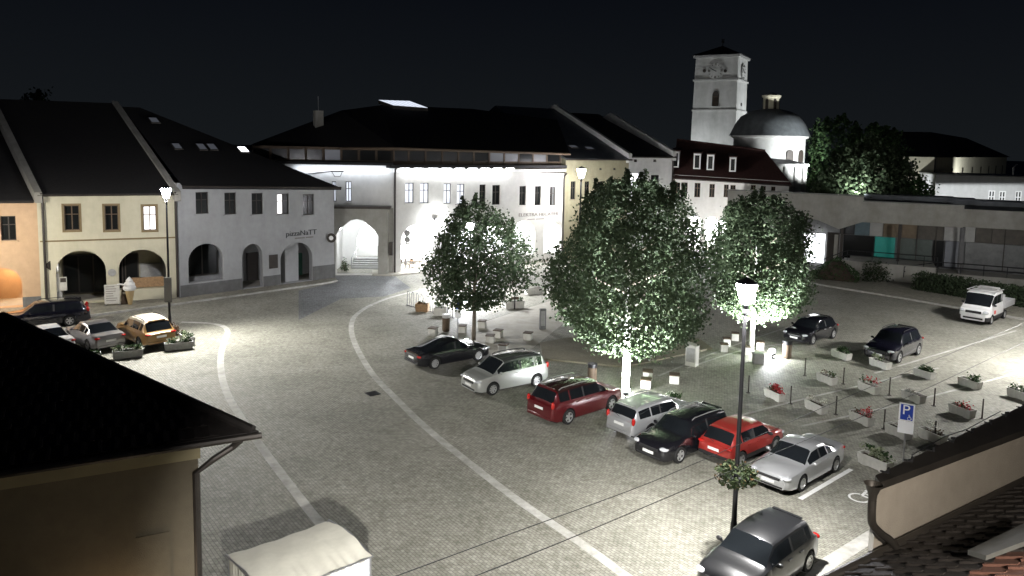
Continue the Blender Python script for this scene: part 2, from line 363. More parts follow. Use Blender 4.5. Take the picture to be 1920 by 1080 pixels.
# pavement in front of the left row, with a raised kerb
sw = [G(-120,636), G(0,615), G(150,596), G(300,576), G(480,551), G(600,534), G(632,528)]
ground_poly('pavement', sw+[G(627,520), G(480,530), G(336,556), G(78,572), G(-120,586)], .13, M['pavers'], .13)
ribbon('kerb', sw, .16, .137, M['kerb'], .13)
sw2 = [G(698,517), G(735,518), G(850,507), G(1000,493), G(1060,487), G(1180,478)]
ground_poly('pavement', sw2+[G(1180,470), G(1050,483), G(735,509), G(698,509)], .13, M['flag'], .13)
sw3 = [G(1400,512), G(1530,534), G(1700,562), G(1860,590), G(2050,622)]
ground_poly('pavement', sw3+[G(2050,570), G(1860,545), G(1700,530), G(1540,512), G(1420,500)], .13, M['pavers'], .13)
ribbon('kerb', sw3, .2, .137, M['kerb'], .13)
# lines of slabs between the planters
for q in [[(1235,705),(1370,650),(1525,598)], [(1290,690),(1400,655),(1520,640)], [(1330,795),(1520,745),(1760,690)], [(1500,800),(1700,755),(1905,700)], [(1640,700),(1790,655),(1905,620)]]:
    ribbon('drain_strip', [G(*p) for p in q], .16, .008, M['kerb'])
# painted markings
b = MB()
a0, a1 = G(1500,936), G(1596,880); d = (a1-a0).normalized(); nn = Vector((-d.y, d.x, 0))*.09
b.quad(*[tuple(q+Vector((0, 0, .008))) for q in (a0-nn, a1-nn, a1+nn, a0+nn)])
struct(b.build('parking_line', M['paint']))
def wheelchair(mb, org, ux, uy, s, z):              # the disabled parking symbol in flat strokes
    def seg(p, q, w):
        p, q = Vector(p), Vector(q); d = (q-p).normalized(); n_ = Vector((-d.y, d.x))*w/2
        mb.quad(*[tuple(Vector(org)+Vector(ux)*(c.x*s)+Vector(uy)*(c.y*s)+Vector(z)) for c in (p-n_, q-n_, q+n_, p+n_)])
    def disc(c, r, n=12):
        mb.add([tuple(Vector(org)+Vector(ux)*((c[0]+r*math.cos(2*math.pi*k/n))*s)+Vector(uy)*((c[1]+r*math.sin(2*math.pi*k/n))*s)+Vector(z)) for k in range(n)], [tuple(range(n))])
    disc((.36, .93), .075); seg((.36, .84), (.40, .50), .09); seg((.385, .68), (.60, .68), .07); seg((.40, .50), (.66, .50), .09)
    seg((.66, .53), (.78, .18), .09); seg((.76, .21), (.88, .25), .07)
    pts = [(.42+.29*math.cos(R(a)), .27+.29*math.sin(R(a))) for a in range(110, 361+20, 18)]
    for p, q in zip(pts, pts[1:]): seg(p, q, .075)
b = MB(); o_ = G(1600, 944); hx = Vector((math.cos(R(40)), math.sin(R(40)), 0)); hy = Vector((-hx.y, hx.x, 0))
wheelchair(b, G(1619,930)-hy*-1*.5-hx*.6, hy*-1, hx, 1.15, (0, 0, .012)); struct(b.build('disabled_bay_marking', M['paint']))
b = MB(); q = G(699,738)
b.box(-.3, .3, -.3, .3, .0, .02)
for k in range(5): b.box(-.26, .26, -.24+k*.11, -.18+k*.11, .021, .03)
mh = b.build('drain_grate', M['black']); mh.location = q; mh.rotation_euler = (0, 0, R(40)); tag(mh, 'small dark iron drain grate set in the cobbles beside the curved kerb', 'drain grate')

# ------------------------------------------------------------------ houses
class House:
    def __init__(s, name, label, cat, A, B, group=None):
        s.A = A.copy(); s.B = B.copy(); s.A.z = s.B.z = 0
        s.U = (s.B-s.A); s.L = s.U.length; s.U.normalize(); s.N = Vector((-s.U.y, s.U.x, 0))
        s.e = thing(name, label, cat, s.A, math.atan2(s.U.y, s.U.x), group)
    def uz(s, px, py, sb=0.0):
        d = ray(px, py); o = Vector((0, 0, CAMH))-(s.A+s.N*sb); t = -o.dot(s.N)/d.dot(s.N)
        q = o+d*t; return q.dot(s.U), q.z
    def sz(s, px, py, u):                       # on the plane across the facade at u: setback and height
        d = ray(px, py); o = Vector((0, 0, CAMH))-(s.A+s.U*u); t = -o.dot(s.U)/d.dot(s.U)
        q = o+d*t; return q.dot(s.N), q.z
    def rect(s, l, t, r, b_, sb=0.0):
        my, mx = (t+b_)/2, (l+r)/2
        return s.uz(l, my, sb)[0], s.uz(r, my, sb)[0], s.uz(mx, b_, sb)[1], s.uz(mx, t, sb)[1]
def rect_hole(u0, u1, z0, z1): return [(u0, z0), (u1, z0), (u1, z1), (u0, z1)]
def arch_hole(u0, u1, z0, z1, k=1.0, n=16):
    r = (u1-u0)/2; rz = min(r*k, z1-z0-.05); c = (u0+u1)/2; zs = z1-rz
    return [(u0, z0), (u1, z0)]+[(c+r*math.cos(math.pi*i/n), zs+rz*math.sin(math.pi*i/n)) for i in range(n+1)]
def wall(h, name, poly, holes, y0, depth, m, mrev=None, parent=None, sides=None):
    """front wall with real openings; each opening has its reveal; optional body behind"""
    b = MB(); loops = [poly]+holes
    vs = [(u, y0, z) for lp in loops for (u, z) in lp]
    tris = tessellate_polygon([[Vector((u, z, 0)) for (u, z) in lp] for lp in loops])
    b.add(vs, tris, 0)
    for lp, dp in zip(holes, depth if isinstance(depth, list) else [depth]*len(holes)):
        n = len(lp)
        b.add([(u, y0, z) for u, z in lp]+[(u, y0+dp, z) for u, z in lp], [(i, (i+1) % n, n+(i+1) % n, n+i) for i in range(n)], 1)
    if sides:                                   # depth of the house: side and back walls
        u0, u1 = poly[0][0], poly[1][0]; zl, zr = poly[-1][1], poly[2][1]
        b.quad((u0, y0, 0), (u0, sides, 0), (u0, sides, zl), (u0, y0, zl)); b.quad((u1, y0, 0), (u1, sides, 0), (u1, sides, zr), (u1, y0, zr))
        b.quad((u0, sides, 0), (u1, sides, 0), (u1, sides, zr), (u0, sides, zl))
    return b.build(name, [m, mrev or m], parent or h.e)
def window(h, u0, u1, z0, z1, fm, pane, y=.16, bar=.07, mull=1, trans=.36, sill=None, surround=None, open_=None, pane_left=None):
    b = MB(); f = bar
    b.box(u0, u0+f, y, y+.07, z0, z1); b.box(u1-f, u1, y, y+.07, z0, z1); b.box(u0+f, u1-f, y, y+.07, z0, z0+f); b.box(u0+f, u1-f, y, y+.07, z1-f, z1)
    for k in range(mull):
        c = u0+(u1-u0)*(k+1)/(mull+1); b.box(c-f*.55, c+f*.55, y+.005, y+.075, z0+f, z1-f)
    if trans:
        c = z1-(z1-z0)*trans; b.box(u0+f, u1-f, y+.01, y+.06, c-f*.45, c+f*.45)
    w = b.build('window', fm, h.e)
    cs = [u0+f]+[u0+(u1-u0)*(k+1)/(mull+1) for k in range(mull)]+[u1-f]
    for k in range(mull+1):
        p = MB(); mm = pane[k] if isinstance(pane, (list, tuple)) else pane
        p.box(cs[k], cs[k+1]-(.001 if k < mull else 0), y+.03, y+.05, z0+f, z1-f); p.build('pane', mm, w)
    if sill:
        p = MB(); p.box(u0-.1, u1+.1, -.09, y+.02, z0-.09, z0-.004); p.build('sill', sill, w)
    if surround:
        t = .13; p = MB(); yy = -.035
        p.box(u0-t, u0, yy, .02, z0-t, z1+t); p.box(u1, u1+t, yy, .02, z0-t, z1+t); p.box(u0, u1, yy, .02, z0-t, z0); p.box(u0, u1, yy, .02, z1, z1+t)
        p.build('surround', surround, w)
    return w
def gable_roof(h, u0, u1, ze0, ze1, sb, zr0, zr1, m, oh=.45, th=.18, back=True, name='roof'):
    """eaves at the facade (overhang oh), ridge at setback sb; the two ends may differ in height"""
    b = MB(); ya = -oh
    k0 = (zr0-ze0)/(sb); k1 = (zr1-ze1)/(sb); a0 = ze0-oh*k0; a1 = ze1-oh*k1
    f = [(u0, ya, a0), (u1, ya, a1), (u1, sb, zr1), (u0, sb, zr0)]
    b.add(f+[(p[0], p[1], p[2]+th) for p in f], [(0, 3, 2, 1), (4, 5, 6, 7), (0, 1, 5, 4), (1, 2, 6, 5), (2, 3, 7, 6), (3, 0, 4, 7)])
    if back:
        f = [(u0, sb+.002, zr0), (u1, sb+.002, zr1), (u1, 2*sb, ze1), (u0, 2*sb, ze0)]
        b.add(f+[(p[0], p[1], p[2]+th) for p in f], [(0, 3, 2, 1), (4, 5, 6, 7), (0, 1, 5, 4), (1, 2, 6, 5), (2, 3, 7, 6), (3, 0, 4, 7)])
        b.add([(u0, 0, ze0), (u0, 2*sb, ze0), (u0, sb, zr0)], [(0, 1, 2)]); b.add([(u1, 0, ze1), (u1, 2*sb, ze1), (u1, sb, zr1)], [(0, 1, 2)])
    r = b.build(name, m, h.e)
    g = MB(); g.tube([(u0, ya-.07, a0+.06), (u1, ya-.07, a1+.06)], .075, 8); g.build('gutter', M['gutter'], r)
    return r
def on_roof(px, py, h, ze, sb, zr, u=None):     # picture point on the front slope of a roof with level eaves
    k = (zr-ze)/sb; d = ray(px, py); o = Vector((0, 0, CAMH))-h.A
    # plane: z - ze - k*y = 0 in local coordinates
    ly, lz = o.dot(h.N), o.z; dy, dz = d.dot(h.N), d.z
    t = (ze+k*ly-lz)/(dz-k*dy); q = o+d*t
    return q.dot(h.U), q.dot(h.N), q.z
def skylight(h, px, py, wpx, hpx, ze, sb, zr, m, roof):
    k = (zr-ze)/sb; c0 = on_roof(px-wpx/2, py, h, ze, sb, zr); c1 = on_roof(px+wpx/2, py, h, ze, sb, zr); c2 = on_roof(px, py+hpx/2, h, ze, sb, zr); c3 = on_roof(px, py-hpx/2, h, ze, sb, zr)
    u0, u1, y0, y1 = c0[0], c1[0], c2[1], c3[1]
    z = lambda y: ze+k*y+.2
    b = MB(); e = .07
    f = [(u0-e, y0-e, z(y0-e)), (u1+e, y0-e, z(y0-e)), (u1+e, y1+e, z(y1+e)), (u0-e, y1+e, z(y1+e))]
    b.add(f+[(p[0], p[1], p[2]+.07) for p in f], [(0, 3, 2, 1), (4, 5, 6, 7), (0, 1, 5, 4), (1, 2, 6, 5), (2, 3, 7, 6), (3, 0, 4, 7)])
    s = b.build('skylight', M['gutter'], roof)
    p = MB(); p.quad((u0, y0, z(y0)+.09), (u1, y0, z(y0)+.09), (u1, y1, z(y1)+.09), (u0, y1, z(y1)+.09)); p.build('skylight_pane', m, roof)
def party_wall(h, u, ze, sb, zr, m, t=.4, up=.35, oh=.45):
    k = (zr-ze)/sb; b = MB(); pr = [(-oh, ze-oh*k-.3), (-oh, ze-oh*k+up), (sb, zr+up), (2*sb, ze+up), (2*sb, ze-.3)]
    n = len(pr); vs = [(u-t/2, y, z) for y, z in pr]+[(u+t/2, y, z) for y, z in pr]
    b.add(vs, [tuple(range(n)), tuple(range(2*n-1, n-1, -1))]+[(i, n+i, n+(i+1) % n, (i+1) % n) for i in range(n)])
    return b.build('party_wall', m, h.e)
def pipe(h, u, z0, z1, y=-.1, r=.06, m=None, off=None):
    b = MB(); pts = [(u, y, z0), (u, y, z1-.5)]
    pts += [(u, y-.05, z1-.25), (u+(off or 0), y-.38, z1+.02)]
    b.tube(pts, r, 8); return b.build('downpipe', m or M['gutter'], h.e)
def arcade(h, u0, u1, zt, yb, mw, mfloor, y0=.7, back_holes=None, floor_z=.15, mback=None):
    b = MB()
    b.quad((u0, y0, floor_z), (u1, y0, floor_z), (u1, yb, floor_z), (u0, yb, floor_z), 1)
    b.quad((u0, y0, zt), (u1, y0, zt), (u1, yb, zt), (u0, yb, zt)); b.quad((u0, y0, 0), (u0, yb, 0), (u0, yb, zt), (u0, y0, zt)); b.quad((u1, y0, 0), (u1, yb, 0), (u1, yb, zt), (u1, y0, zt))
    b.quad((u0, yb, 0), (u1, yb, 0), (u1, yb, zt), (u0, yb, zt), 2)
    return b.build('arcade', [mw, mfloor, mback or mw], h.e)
def shopfront(h, u0, u1, z0, z1, y, fm, pane, n=2):
    b = MB(); f = .09
    b.box(u0, u1, y, y+.1, z1-f, z1); b.box(u0, u1, y, y+.1, z0, z0+f)
    for k in range(n+1):
        c = u0+(u1-u0)*k/n; b.box(c-f/2, c+f/2, y+.003, y+.103, z0+f, z1-f)
    w = b.build('shop_window', fm, h.e)
    p = MB(); p.box(u0, u1, y+.04, y+.06, z0+f, z1-f); p.build('pane', pane, w)
def letters(parent, txt, loc, rot, size, m, name='sign_lettering', depth=.015, width=None, shear=0):
    cu = bpy.data.curves.new(name, 'FONT'); cu.body = txt; cu.size = size; cu.extrude = depth; cu.align_x = 'CENTER'; cu.align_y = 'CENTER'; cu.shear = shear
    ob = bpy.data.objects.new(name, cu); C.objects.link(ob)
    bpy.context.view_layer.update()
    dg = bpy.context.evaluated_depsgraph_get(); me = bpy.data.meshes.new_from_object(ob.evaluated_get(dg)); bpy.data.objects.remove(ob)
    o = bpy.data.objects.new(name, me); C.objects.link(o); me.materials.clear(); me.materials.append(m)
    if width:
        xs = [v.co.x for v in me.vertices]; s_ = width/(max(xs)-min(xs)); o.scale = (s_, 1 if abs(s_-1) < .35 else s_, 1)
    o.location = loc; o.rotation_euler = rot
    if parent: o.parent = parent
    return o
FACE = (R(90), 0, 0)

# ---- orange house at the left edge
BA, BB = G(78,577), G(336,561); UV = (BB-BA).normalized()
h = House('orange_house', 'orange plastered house at the row end with warm lit archway and one dark window', 'house', BA-UV*13, BA)
ze = h.uz(60,374)[1]; L = h.L
wr = h.rect(1,405,30,451); ar = h.rect(-40,503,41,552)
hol = [rect_hole(*wr), arch_hole(ar[0], ar[1], .15, ar[3], .9)]
wall(h, 'wall', [(0, 0), (L, 0), (L, ze), (0, ze)], hol, 0, [.3, .7], M['orange'], sides=5)
window(h, *wr, M['frame'], M['pane'], sill=M['orange'], mull=1)
arcade(h, ar[0]-1, L-.3, ar[3]+.4, 3.6, M['orange'], M['flag'])
ORH = (h, ze, L)
pl = MB(); pl.box(ar[1], L-.01, -.04, -.003, 0, .85); pl.build('plinth', M['plinth'], h.e)
spot(h.e, ((ar[0]+ar[1])/2+.5, 2.2, ar[3]+.2), (0, 0, -1), 130, 165, .5, (1, .62, .33), .1)

# ---- cream house with two arches
h = House('cream_house', 'cream two storey house with two arches and three brown framed windows', 'house', BA, BB)
L = h.L; ze = h.uz(200,361)[1]
ws = [h.rect(l, t, r, b_) for l, t, r, b_ in ((120,385,149,432),(196,385,222,432),(268,386,293,432))]
as_ = [h.rect(105,470,199,560), h.rect(222,468,311,548)]
hol = [rect_hole(*w) for w in ws]+[arch_hole(as_[0][0], as_[0][1], .16, as_[0][3], .95), arch_hole(as_[1][0], as_[1][1], .95, as_[1][3], .95)]
wall(h, 'wall', [(0, 0), (L, 0), (L, ze), (0, ze)], hol, 0, [.22]*3+[.75]*2, M['cream'], sides=5)
for i, w in enumerate(ws):
    window(h, *w, M['framebrown'], M['pane'] if i < 2 else M['lit'], surround=M['surround'], y=.12)
zt = as_[0][3]+.35
arcade(h, .4, L-.4, zt, 3.4, M['cream'], M['flag'], .75)
shopfront(h, as_[0][0]+.1, as_[0][1]+.9, .3, 3.3, 3.2, M['frame'], M['pane'], 4)
shopfront(h, as_[1][0]-.6, as_[1][0]+1.2, .3, 3.3, 3.2, M['frame'], M['pane'], 2)
b = MB(); b.box(as_[1][0]+1.35, as_[1][1]+.6, 3.1, 3.3, .5, 2.4); b.build('shop_shutter', M['stonegrey'], h.e)
b = MB(); b.box(as_[1][0]+.75, as_[1][1]-.2, .45, .65, 1.0, 1.75); 
for k in range(9): b.box(as_[1][0]+.8+k*.27, as_[1][0]+.95+k*.27, .42, .45, 1.05, 1.7)
b.build('balustrade', M['woodtan'], h.e)
b = MB(); b.box(.1, L-.05, -.06, .0-.002, h.uz(200,449)[1]-.05, h.uz(200,449)[1]+.05); b.build('string_course', M['surround'], h.e)
b = MB(); b.box(.25, L-.1, -.1, -.002, ze-.35, ze-.1); b.build('cornice', M['cream'], h.e)
gh = Vector((-1, 1, 0)).normalized()
gB = (G(627,523)-G(338,561)); gB.z = 0; gB.normalize(); gN = Vector((-gB.y, gB.x, 0))
d_ = ray(218,197); o_ = Vector((0, 0, CAMH))-G(338,561); t_ = -o_.dot(gB)/d_.dot(gB); rtop = Vector((0, 0, CAMH))+d_*t_   # ridge end over the party wall
VR = rtop-Vector((h.B.x, h.B.y, ze)); VR = Vector((VR.dot(h.U), VR.dot(h.N), VR.z))
print('cream roof vector', VR)
def shear_roof(h, u0, u1, ze, V, m, name='roof', th=.16, oh=.35):
    k = oh/max(.1, V.y); e = [Vector((u0, 0, ze))-V*k, Vector((u1, 0, ze))-V*k, Vector((u1, 0, ze))+V, Vector((u0, 0, ze))+V]; bk = [e[2]+Vector((V.x*.3, V.y*.8, -V.z)), e[3]+Vector((V.x*.3, V.y*.8, -V.z))]
    b = MB(); up_ = Vector((0, 0, th)); vs = e+bk
    b.add([tuple(v+up_) for v in vs]+[tuple(v) for v in vs], [(0, 1, 2, 3), (3, 2, 4, 5), (6, 9, 8, 7), (0, 6, 7, 1), (1, 7, 8, 2), (3, 9, 6, 0), (2, 8, 10, 4), (5, 11, 9, 3)])
    r = b.build(name, m, h.e); g = MB(); g.tube([tuple(e[0]+Vector((0, -.06, .05))), tuple(e[1]+Vector((0, -.06, .05)))], .075); g.build('gutter', M['gutter'], r); return r
def shear_party(h, u, ze, V, m, t=.45, up=.34):
    e0 = Vector((u, 0, ze))-V*.04; e1 = Vector((u, 0, ze))+V; b = MB(); w = Vector((t/2, 0, 0)); q = Vector((0, 0, up)); lo = Vector((0, 0, -.4))
    vs = [e0-w+lo, e0+w+lo, e1+w+lo, e1-w+lo, e0-w+q, e0+w+q, e1+w+q, e1-w+q]
    b.add([tuple(v) for v in vs], [(0, 3, 2, 1), (4, 5, 6, 7), (0, 1, 5, 4), (1, 2, 6, 5), (2, 3, 7, 6), (3, 0, 4, 7)]); return b.build('party_wall', m, h.e)
shear_roof(h, 0, L, ze, VR, M['roof']); shear_roof(ORH[0], 0, ORH[2]-.25, ORH[1], VR, M['roof'])
shear_party(h, L-.1, ze, VR, M['concrete']); shear_party(h, 0, ze, VR, M['concrete'])
pipe(h, .35, .2, ze, -.1, .085)
pipe(h, L-.08, .2, ze, -.1, .085)
sgn = MB(); sgn.lathe([(.28, 0), (.28, .04), (.0001, .05)], 14, (0, 0, 0)); so = sgn.build('wall_medallion', M['stonegrey'], h.e); u_, z_ = h.uz(210,511); so.location = (u_, -.01, z_); so.rotation_euler = (R(90), 0, 0)
CREAM = h

# ---- grey house with five windows
h = House('grey_house', 'grey corner house with lettering on its facade and a dark hipped roof', 'house', G(338,561), G(627,523))
L = h.L; z0_, z1_ = h.uz(345,343)[1], h.uz(620,347)[1]; ze = (z0_+z1_)/2
ws = [h.rect(l, t, r, b_) for l, t, r, b_ in ((367,360,391,401),(421,361,443,402),(472,362,493,402),(520,363,542,402),(568,364,589,403))]
A1 = [h.rect(353,457,419,522), h.rect(454,457,493,522), h.rect(526,456,556,530), h.rect(566,455,586,522)]
hol = [rect_hole(*w) for w in ws]+[arch_hole(A1[0][0], A1[0][1], 1.15, A1[0][3], .95), arch_hole(A1[1][0], A1[1][1], .16, A1[1][3], 1.3)]
hol += [arch_hole(A1[2][0], A1[3][1], .16, A1[2][3], .95)]
wall(h, 'wall', [(0, 0), (L, 0), (L, z1_), (0, z0_)], hol, 0, [.22]*5+[.6]*3, M['grey'], sides=13)
for i, w in enumerate(ws):
    window(h, *w, M['frame'], [M['lit'], M['pane']] if i == 3 else M['pane'], sill=M['grey'], y=.14)
zt = A1[0][3]+.4
arcade(h, .4, L-.5, zt, 3.3, M['grey'], M['flag'], .62)
shopfront(h, A1[0][0]-.2, A1[0][1]+.9, 1.1, zt-.5, 3.1, M['frame'], M['pane'], 3)
b = MB(); b.box(A1[1][0]+.1, A1[1][0]+.9, 3.0, 3.2, .2, 2.4); b.build('door', M['frame'], h.e)
b = MB(); b.box(A1[1][1]+.1, A1[1][1]+1.1, 3.0, 3.2, .2, 2.6); b.build('door', M['frame'], h.e)
u_ = (A1[2][1]+A1[3][0])/2                 # pillar between passage and window of the last arch
b = MB(); b.box(A1[2][0]+.75, A1[3][0]+.02, .62, 1.6, .15, zt); b.build('pillar', M['grey'], h.e)
b = MB(); b.box(A1[3][0]+.1, A1[3][1]+.5, 2.6, 2.9, .2, 2.2); b.build('counter', M['green'], h.e)
b = MB(); b.box(A1[1][1]+.55, A1[1][1]+1.3, -.09, -.003, 1.6, 2.75); b.build('notice_board', M['frame'], h.e)
b = MB(); b.box(.05, A1[1][0]-.02, -.05, -.003, 0, 1.05); b.build('plinth', M['plinth'], h.e); b = MB(); b.box(A1[1][1]+.02, A1[2][0]-.02, -.05, -.003, 0, 1.0); b.build('plinth', M['plinth'], h.e); b = MB(); b.prism([(A1[3][1]+.02, -.05), (L+.05, -.05), (L+.05, 8), (L+.003, 8), (L+.003, -.003), (A1[3][1]+.02, -.003)], 0, 1.35); b.build('plinth', M['plinth'], h.e)
u_, z_ = h.uz(565,437); letters(h.e, 'pizzaNaTT', (u_, -.03, z_), FACE, .62, M['text'], width=h.uz(594,437)[0]-h.uz(537,437)[0])
b = MB(); uu = h.uz(553,444)[0]
for k in range(17):
    if k != 9: b.box(uu+k*.105, uu+k*.105+.075, -.03, -.003, z_-.46, z_-.37)
b.build('sign_small_print', M['textgrey'], h.e)
b = MB(); b.lathe([(.0001, -.06), (.42, -.06), (.42, .06), (.0001, .06)], 18); rs = b.build('round_sign', M['frame'], h.e); u_, z_ = h.uz(618,445); rs.location = (u_-.1, -.45, z_); rs.rotation_euler = (R(90), 0, R(-50))
b = MB(); b.lathe([(.0001, -.065), (.2, -.065), (.2, .065), (.0001, .065)], 14); r2 = b.build('emblem', M['signwhite'], rs)
b = MB(); b.tube([(u_-.1, -.05, z_), (u_-.1, -.45, z_)], .03); b.build('sign_bracket', M['black'], h.e)
# hipped roof: the ridge starts at the party wall and ends where the hip begins
rz = h.sz(219,200, 0); sb = min(max(rz[0], 5), 12); zr = rz[1]; k = (zr-ze)/sb; oh = .45
print('B3 ridge', rz, ze, L)
b = MB(); za = ze-oh*k; ur = L-sb*1.0
fr = [(0.2, -oh, za+(z0_-ze)), (L+oh, -oh, za+(z1_-ze)), (ur, sb, zr), (0.2, sb, zr), (L+oh, 2*sb+oh, za), (0.2, 2*sb+oh, za)]
b.add(fr, [(0, 1, 2, 3), (1, 4, 2), (4, 5, 3, 2)]); b.add([(p[0], p[1], p[2]-.2) for p in fr[:2]]+[fr[0], fr[1]], [(0, 1, 3, 2)])
b.add([(p[0], p[1], p[2]-.2) for p in (fr[0], fr[1], fr[4], fr[5])], [(0, 1, 2, 3)]); b.add([(fr[1][0], fr[1][1], fr[1][2]-.2), (fr[4][0], fr[4][1], fr[4][2]-.2), fr[4], fr[1]], [(0, 1, 2, 3)])
rf = b.build('roof', M['roof'], h.e)
g = MB(); g.tube([fr[0], fr[1]], .09); g.build('gutter', M['gutter'], rf)
for (px, py, w, hh, m) in ((332,280,13,9,'litdim'),(378,281,13,10,'litdim'),(398,281,13,10,'litdim'),(456,286,14,9,'litbright'),(289,231,14,8,'litdim')):
    skylight(h, px, py, w, hh, ze, sb, zr, M[m], rf)
GREY = h

# ---- corner building: left wing over the gate, and the long facade on the square
CORN = G(737,513)
hw = House('gate_building', 'white gate wing over the lit archway beside the grey house', 'building', G(536,512), CORN)
L = hw.L; zl = hw.uz(640,389)[1]; ztop = hw.uz(680,309)[1]
zl2 = zl+.15
ws = [hw.rect(622,340,630,378), hw.rect(648,340,659,378)]
wall(hw, 'upper_wall', [(0, zl), (L, zl), (L, ztop), (0, ztop)], [rect_hole(*w) for w in ws], 0, .3, M['white'])
for w in ws: window(hw, *w, M['frame'], M['litcool'], y=.12, mull=1, sill=M['white'])
# portal with pointed arch, standing a metre forward
yp = -1.1
g0, g1 = hw.uz(629,470,yp)[0], hw.uz(709,470,yp)[0]; gz = hw.uz(672,411,yp)[1]; pu0 = hw.uz(612,470,yp)[0]; pu1 = hw.uz(727,470,yp)[0]
gc = (g0+g1)/2
parch = [(g0, 0.02), (g1, 0.02), (g1, gz-1.55), (g1-.35, gz-.95), (gc+.55, gz-.12), (gc, gz), (gc-.55, gz-.12), (g0+.35, gz-.95), (g0, gz-1.55)]
wall(hw, 'portal', [(pu0, 0), (pu1, 0), (pu1, zl), (pu0, zl)], [parch], yp, .9, M['concrete'], M['white'])
b = MB(); b.box(pu0, pu1+.25, yp-.25, -.003, zl+.003, zl+.22); b.build('portal_ledge', M['gutter'], hw.e)
b = MB(); b.quad((pu1, yp, 0), (pu1, -.01, 0), (pu1, -.01, zl), (pu1, yp, zl)); b.box(pu1+.003, L, -.02, .3, 0, zl); b.build('pier', M['concrete'], hw.e)
b = MB(); b.box(pu1+.12, pu1+.45, yp-.02, yp+.6, 1.9, 3.1); b.build('wall_lamp_box', M['frame'], hw.e)
# passage: left wall, far wall with second arch, bright yard behind, steps
q0, q1, qb, qt = hw.rect(668,415,711,500, 5.0)
b = MB(); b.quad((g0-.5, yp+.9, 0), (g0-.2, 5, 0), (g0-.2, 5, gz+.6), (g0-.5, yp+.9, gz+.6)); b.quad((q1+.5, yp+.9, 0), (q1+.5, 12, 0), (q1+.5, 12, gz+.6), (q1+.5, yp+.9, gz+.6))
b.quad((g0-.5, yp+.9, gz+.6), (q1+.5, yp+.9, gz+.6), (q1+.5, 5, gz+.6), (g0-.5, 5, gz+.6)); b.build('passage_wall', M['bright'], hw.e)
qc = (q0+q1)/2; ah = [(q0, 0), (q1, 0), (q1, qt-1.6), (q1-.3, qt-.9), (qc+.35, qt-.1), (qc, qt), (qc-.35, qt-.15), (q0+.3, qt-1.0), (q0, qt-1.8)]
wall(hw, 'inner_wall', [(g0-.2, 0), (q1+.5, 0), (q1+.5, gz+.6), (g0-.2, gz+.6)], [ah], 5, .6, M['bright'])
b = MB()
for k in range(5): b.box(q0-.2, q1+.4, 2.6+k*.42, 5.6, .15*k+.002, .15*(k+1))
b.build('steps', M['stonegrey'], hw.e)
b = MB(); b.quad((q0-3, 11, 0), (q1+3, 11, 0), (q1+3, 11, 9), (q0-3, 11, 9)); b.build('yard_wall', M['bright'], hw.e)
b = MB(); b.tube([(q0-.15, 2.4, .15), (q0-.15, 2.4, 1.1), (q0+.2, 5.2, 1.85)], .05); b.build('handrail', M['steel'], hw.e)
lx, lz = hw.uz(634,428, yp+.5)
b = MB(); b.ell((g0+.25, yp+1.05, lz), (.16, .16, .2)); b.build('passage_lamp', M['tubelamp'], hw.e)
spot(hw.e, (g0+.5, yp+1.4, lz-.1), (.5, 1, -.25), 150, 170, .4, (.93, .96, 1), .15)
spot(hw.e, (qc, 8.0, 6.2), (0, .5, -1), 650, 170, .4, (.93, .96, 1), .15)
u_, z_ = hw.uz(632,321); b = MB(); b.tube([(u_-.6, -.05, z_), (u_+.6, -.05, z_)], .04, 6); b.tube([(u_-.5, -.05, z_), (u_-.15, -.35, z_-.5), (u_+.35, -.35, z_-.45), (u_+.5, -.05, z_)], .03, 6); b.tube([(u_-.5, -.05, z_), (u_-3.2, -.08, z_-.35)], .025, 6); b.build('wall_bracket', M['gutter'], hw.e)
# roof terrace storey and big hipped roof shared by both wings
h = House('arcade_building', 'long white arcaded building with a glazed attic storey and a big dark hipped roof', 'building', CORN, G(1055,487))
L5 = h.L; z0_, z1_ = h.uz(745,313)[1], h.uz(1050,325)[1]
wp = [(760,343,776,381),(788,343,804,381),(832,344,846,382),(857,345,871,383),(899,346,911,384),(923,347,938,384),(974,349,986,385),(1003,349,1014,385),(1031,350,1041,385)]
ws = [h.rect(*w) for w in wp]
ap = [(752,420,816,500),(838,420,892,498),(905,418,955,494),(962,414,1003,480),(1020,414,1052,476)]
as_ = [h.rect(*a) for a in ap]
hol = [rect_hole(*w) for w in ws]+[arch_hole(a[0], a[1], .14 if i < 3 else .9, a[3], .95) for i, a in enumerate(as_)]
wall(h, 'wall', [(0, 0), (L5, 0), (L5, z1_), (0, z0_)], hol, 0, [.3]*9+[.7]*5, M['white'], M['white'])
for i, w in enumerate(ws): window(h, *w, M['frame'], M['litcool'] if i < 4 else (M['pane'] if i < 8 else [M['pane'], M['litdim']]), y=.15, mull=1, sill=M['white'])
zt = as_[0][3]+.5
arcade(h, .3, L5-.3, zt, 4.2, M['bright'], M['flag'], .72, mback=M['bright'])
shopfront(h, as_[0][0]-.6, as_[0][1]+.6, .3, 2.2, 4.05, M['frame'], M['litbright'], 3)
b = MB(); b.box(as_[4][0]+.75, as_[4][0]+1.35, 4.0, 4.15, 1.1, 2.9); b.build('door', M['stonegrey'], h.e)
for i in range(5):
    c = (as_[i][0]+as_[i][1])/2
    b = MB(); b.lathe([(.0001, 0), (.22, 0), (.25, .12), (.0001, .14)], 12, (c, 2.3, zt-.16)); b.build('arcade_lamp', M['tubelamp'], h.e)
    spot(h.e, (c, 2.3, zt-.22), (0, 0, -1), 900, 172, .35, (.95, .97, 1), .18)
b = MB(); u_, z_ = h.uz(815,413); b.box(u_-.18, u_+.18, -.55, -.3, z_-.15, z_+.25); b.box(u_-.03, u_+.03, -.3, 0, z_, z_+.06); wl = b.build('wall_lamp', M['black'], h.e)
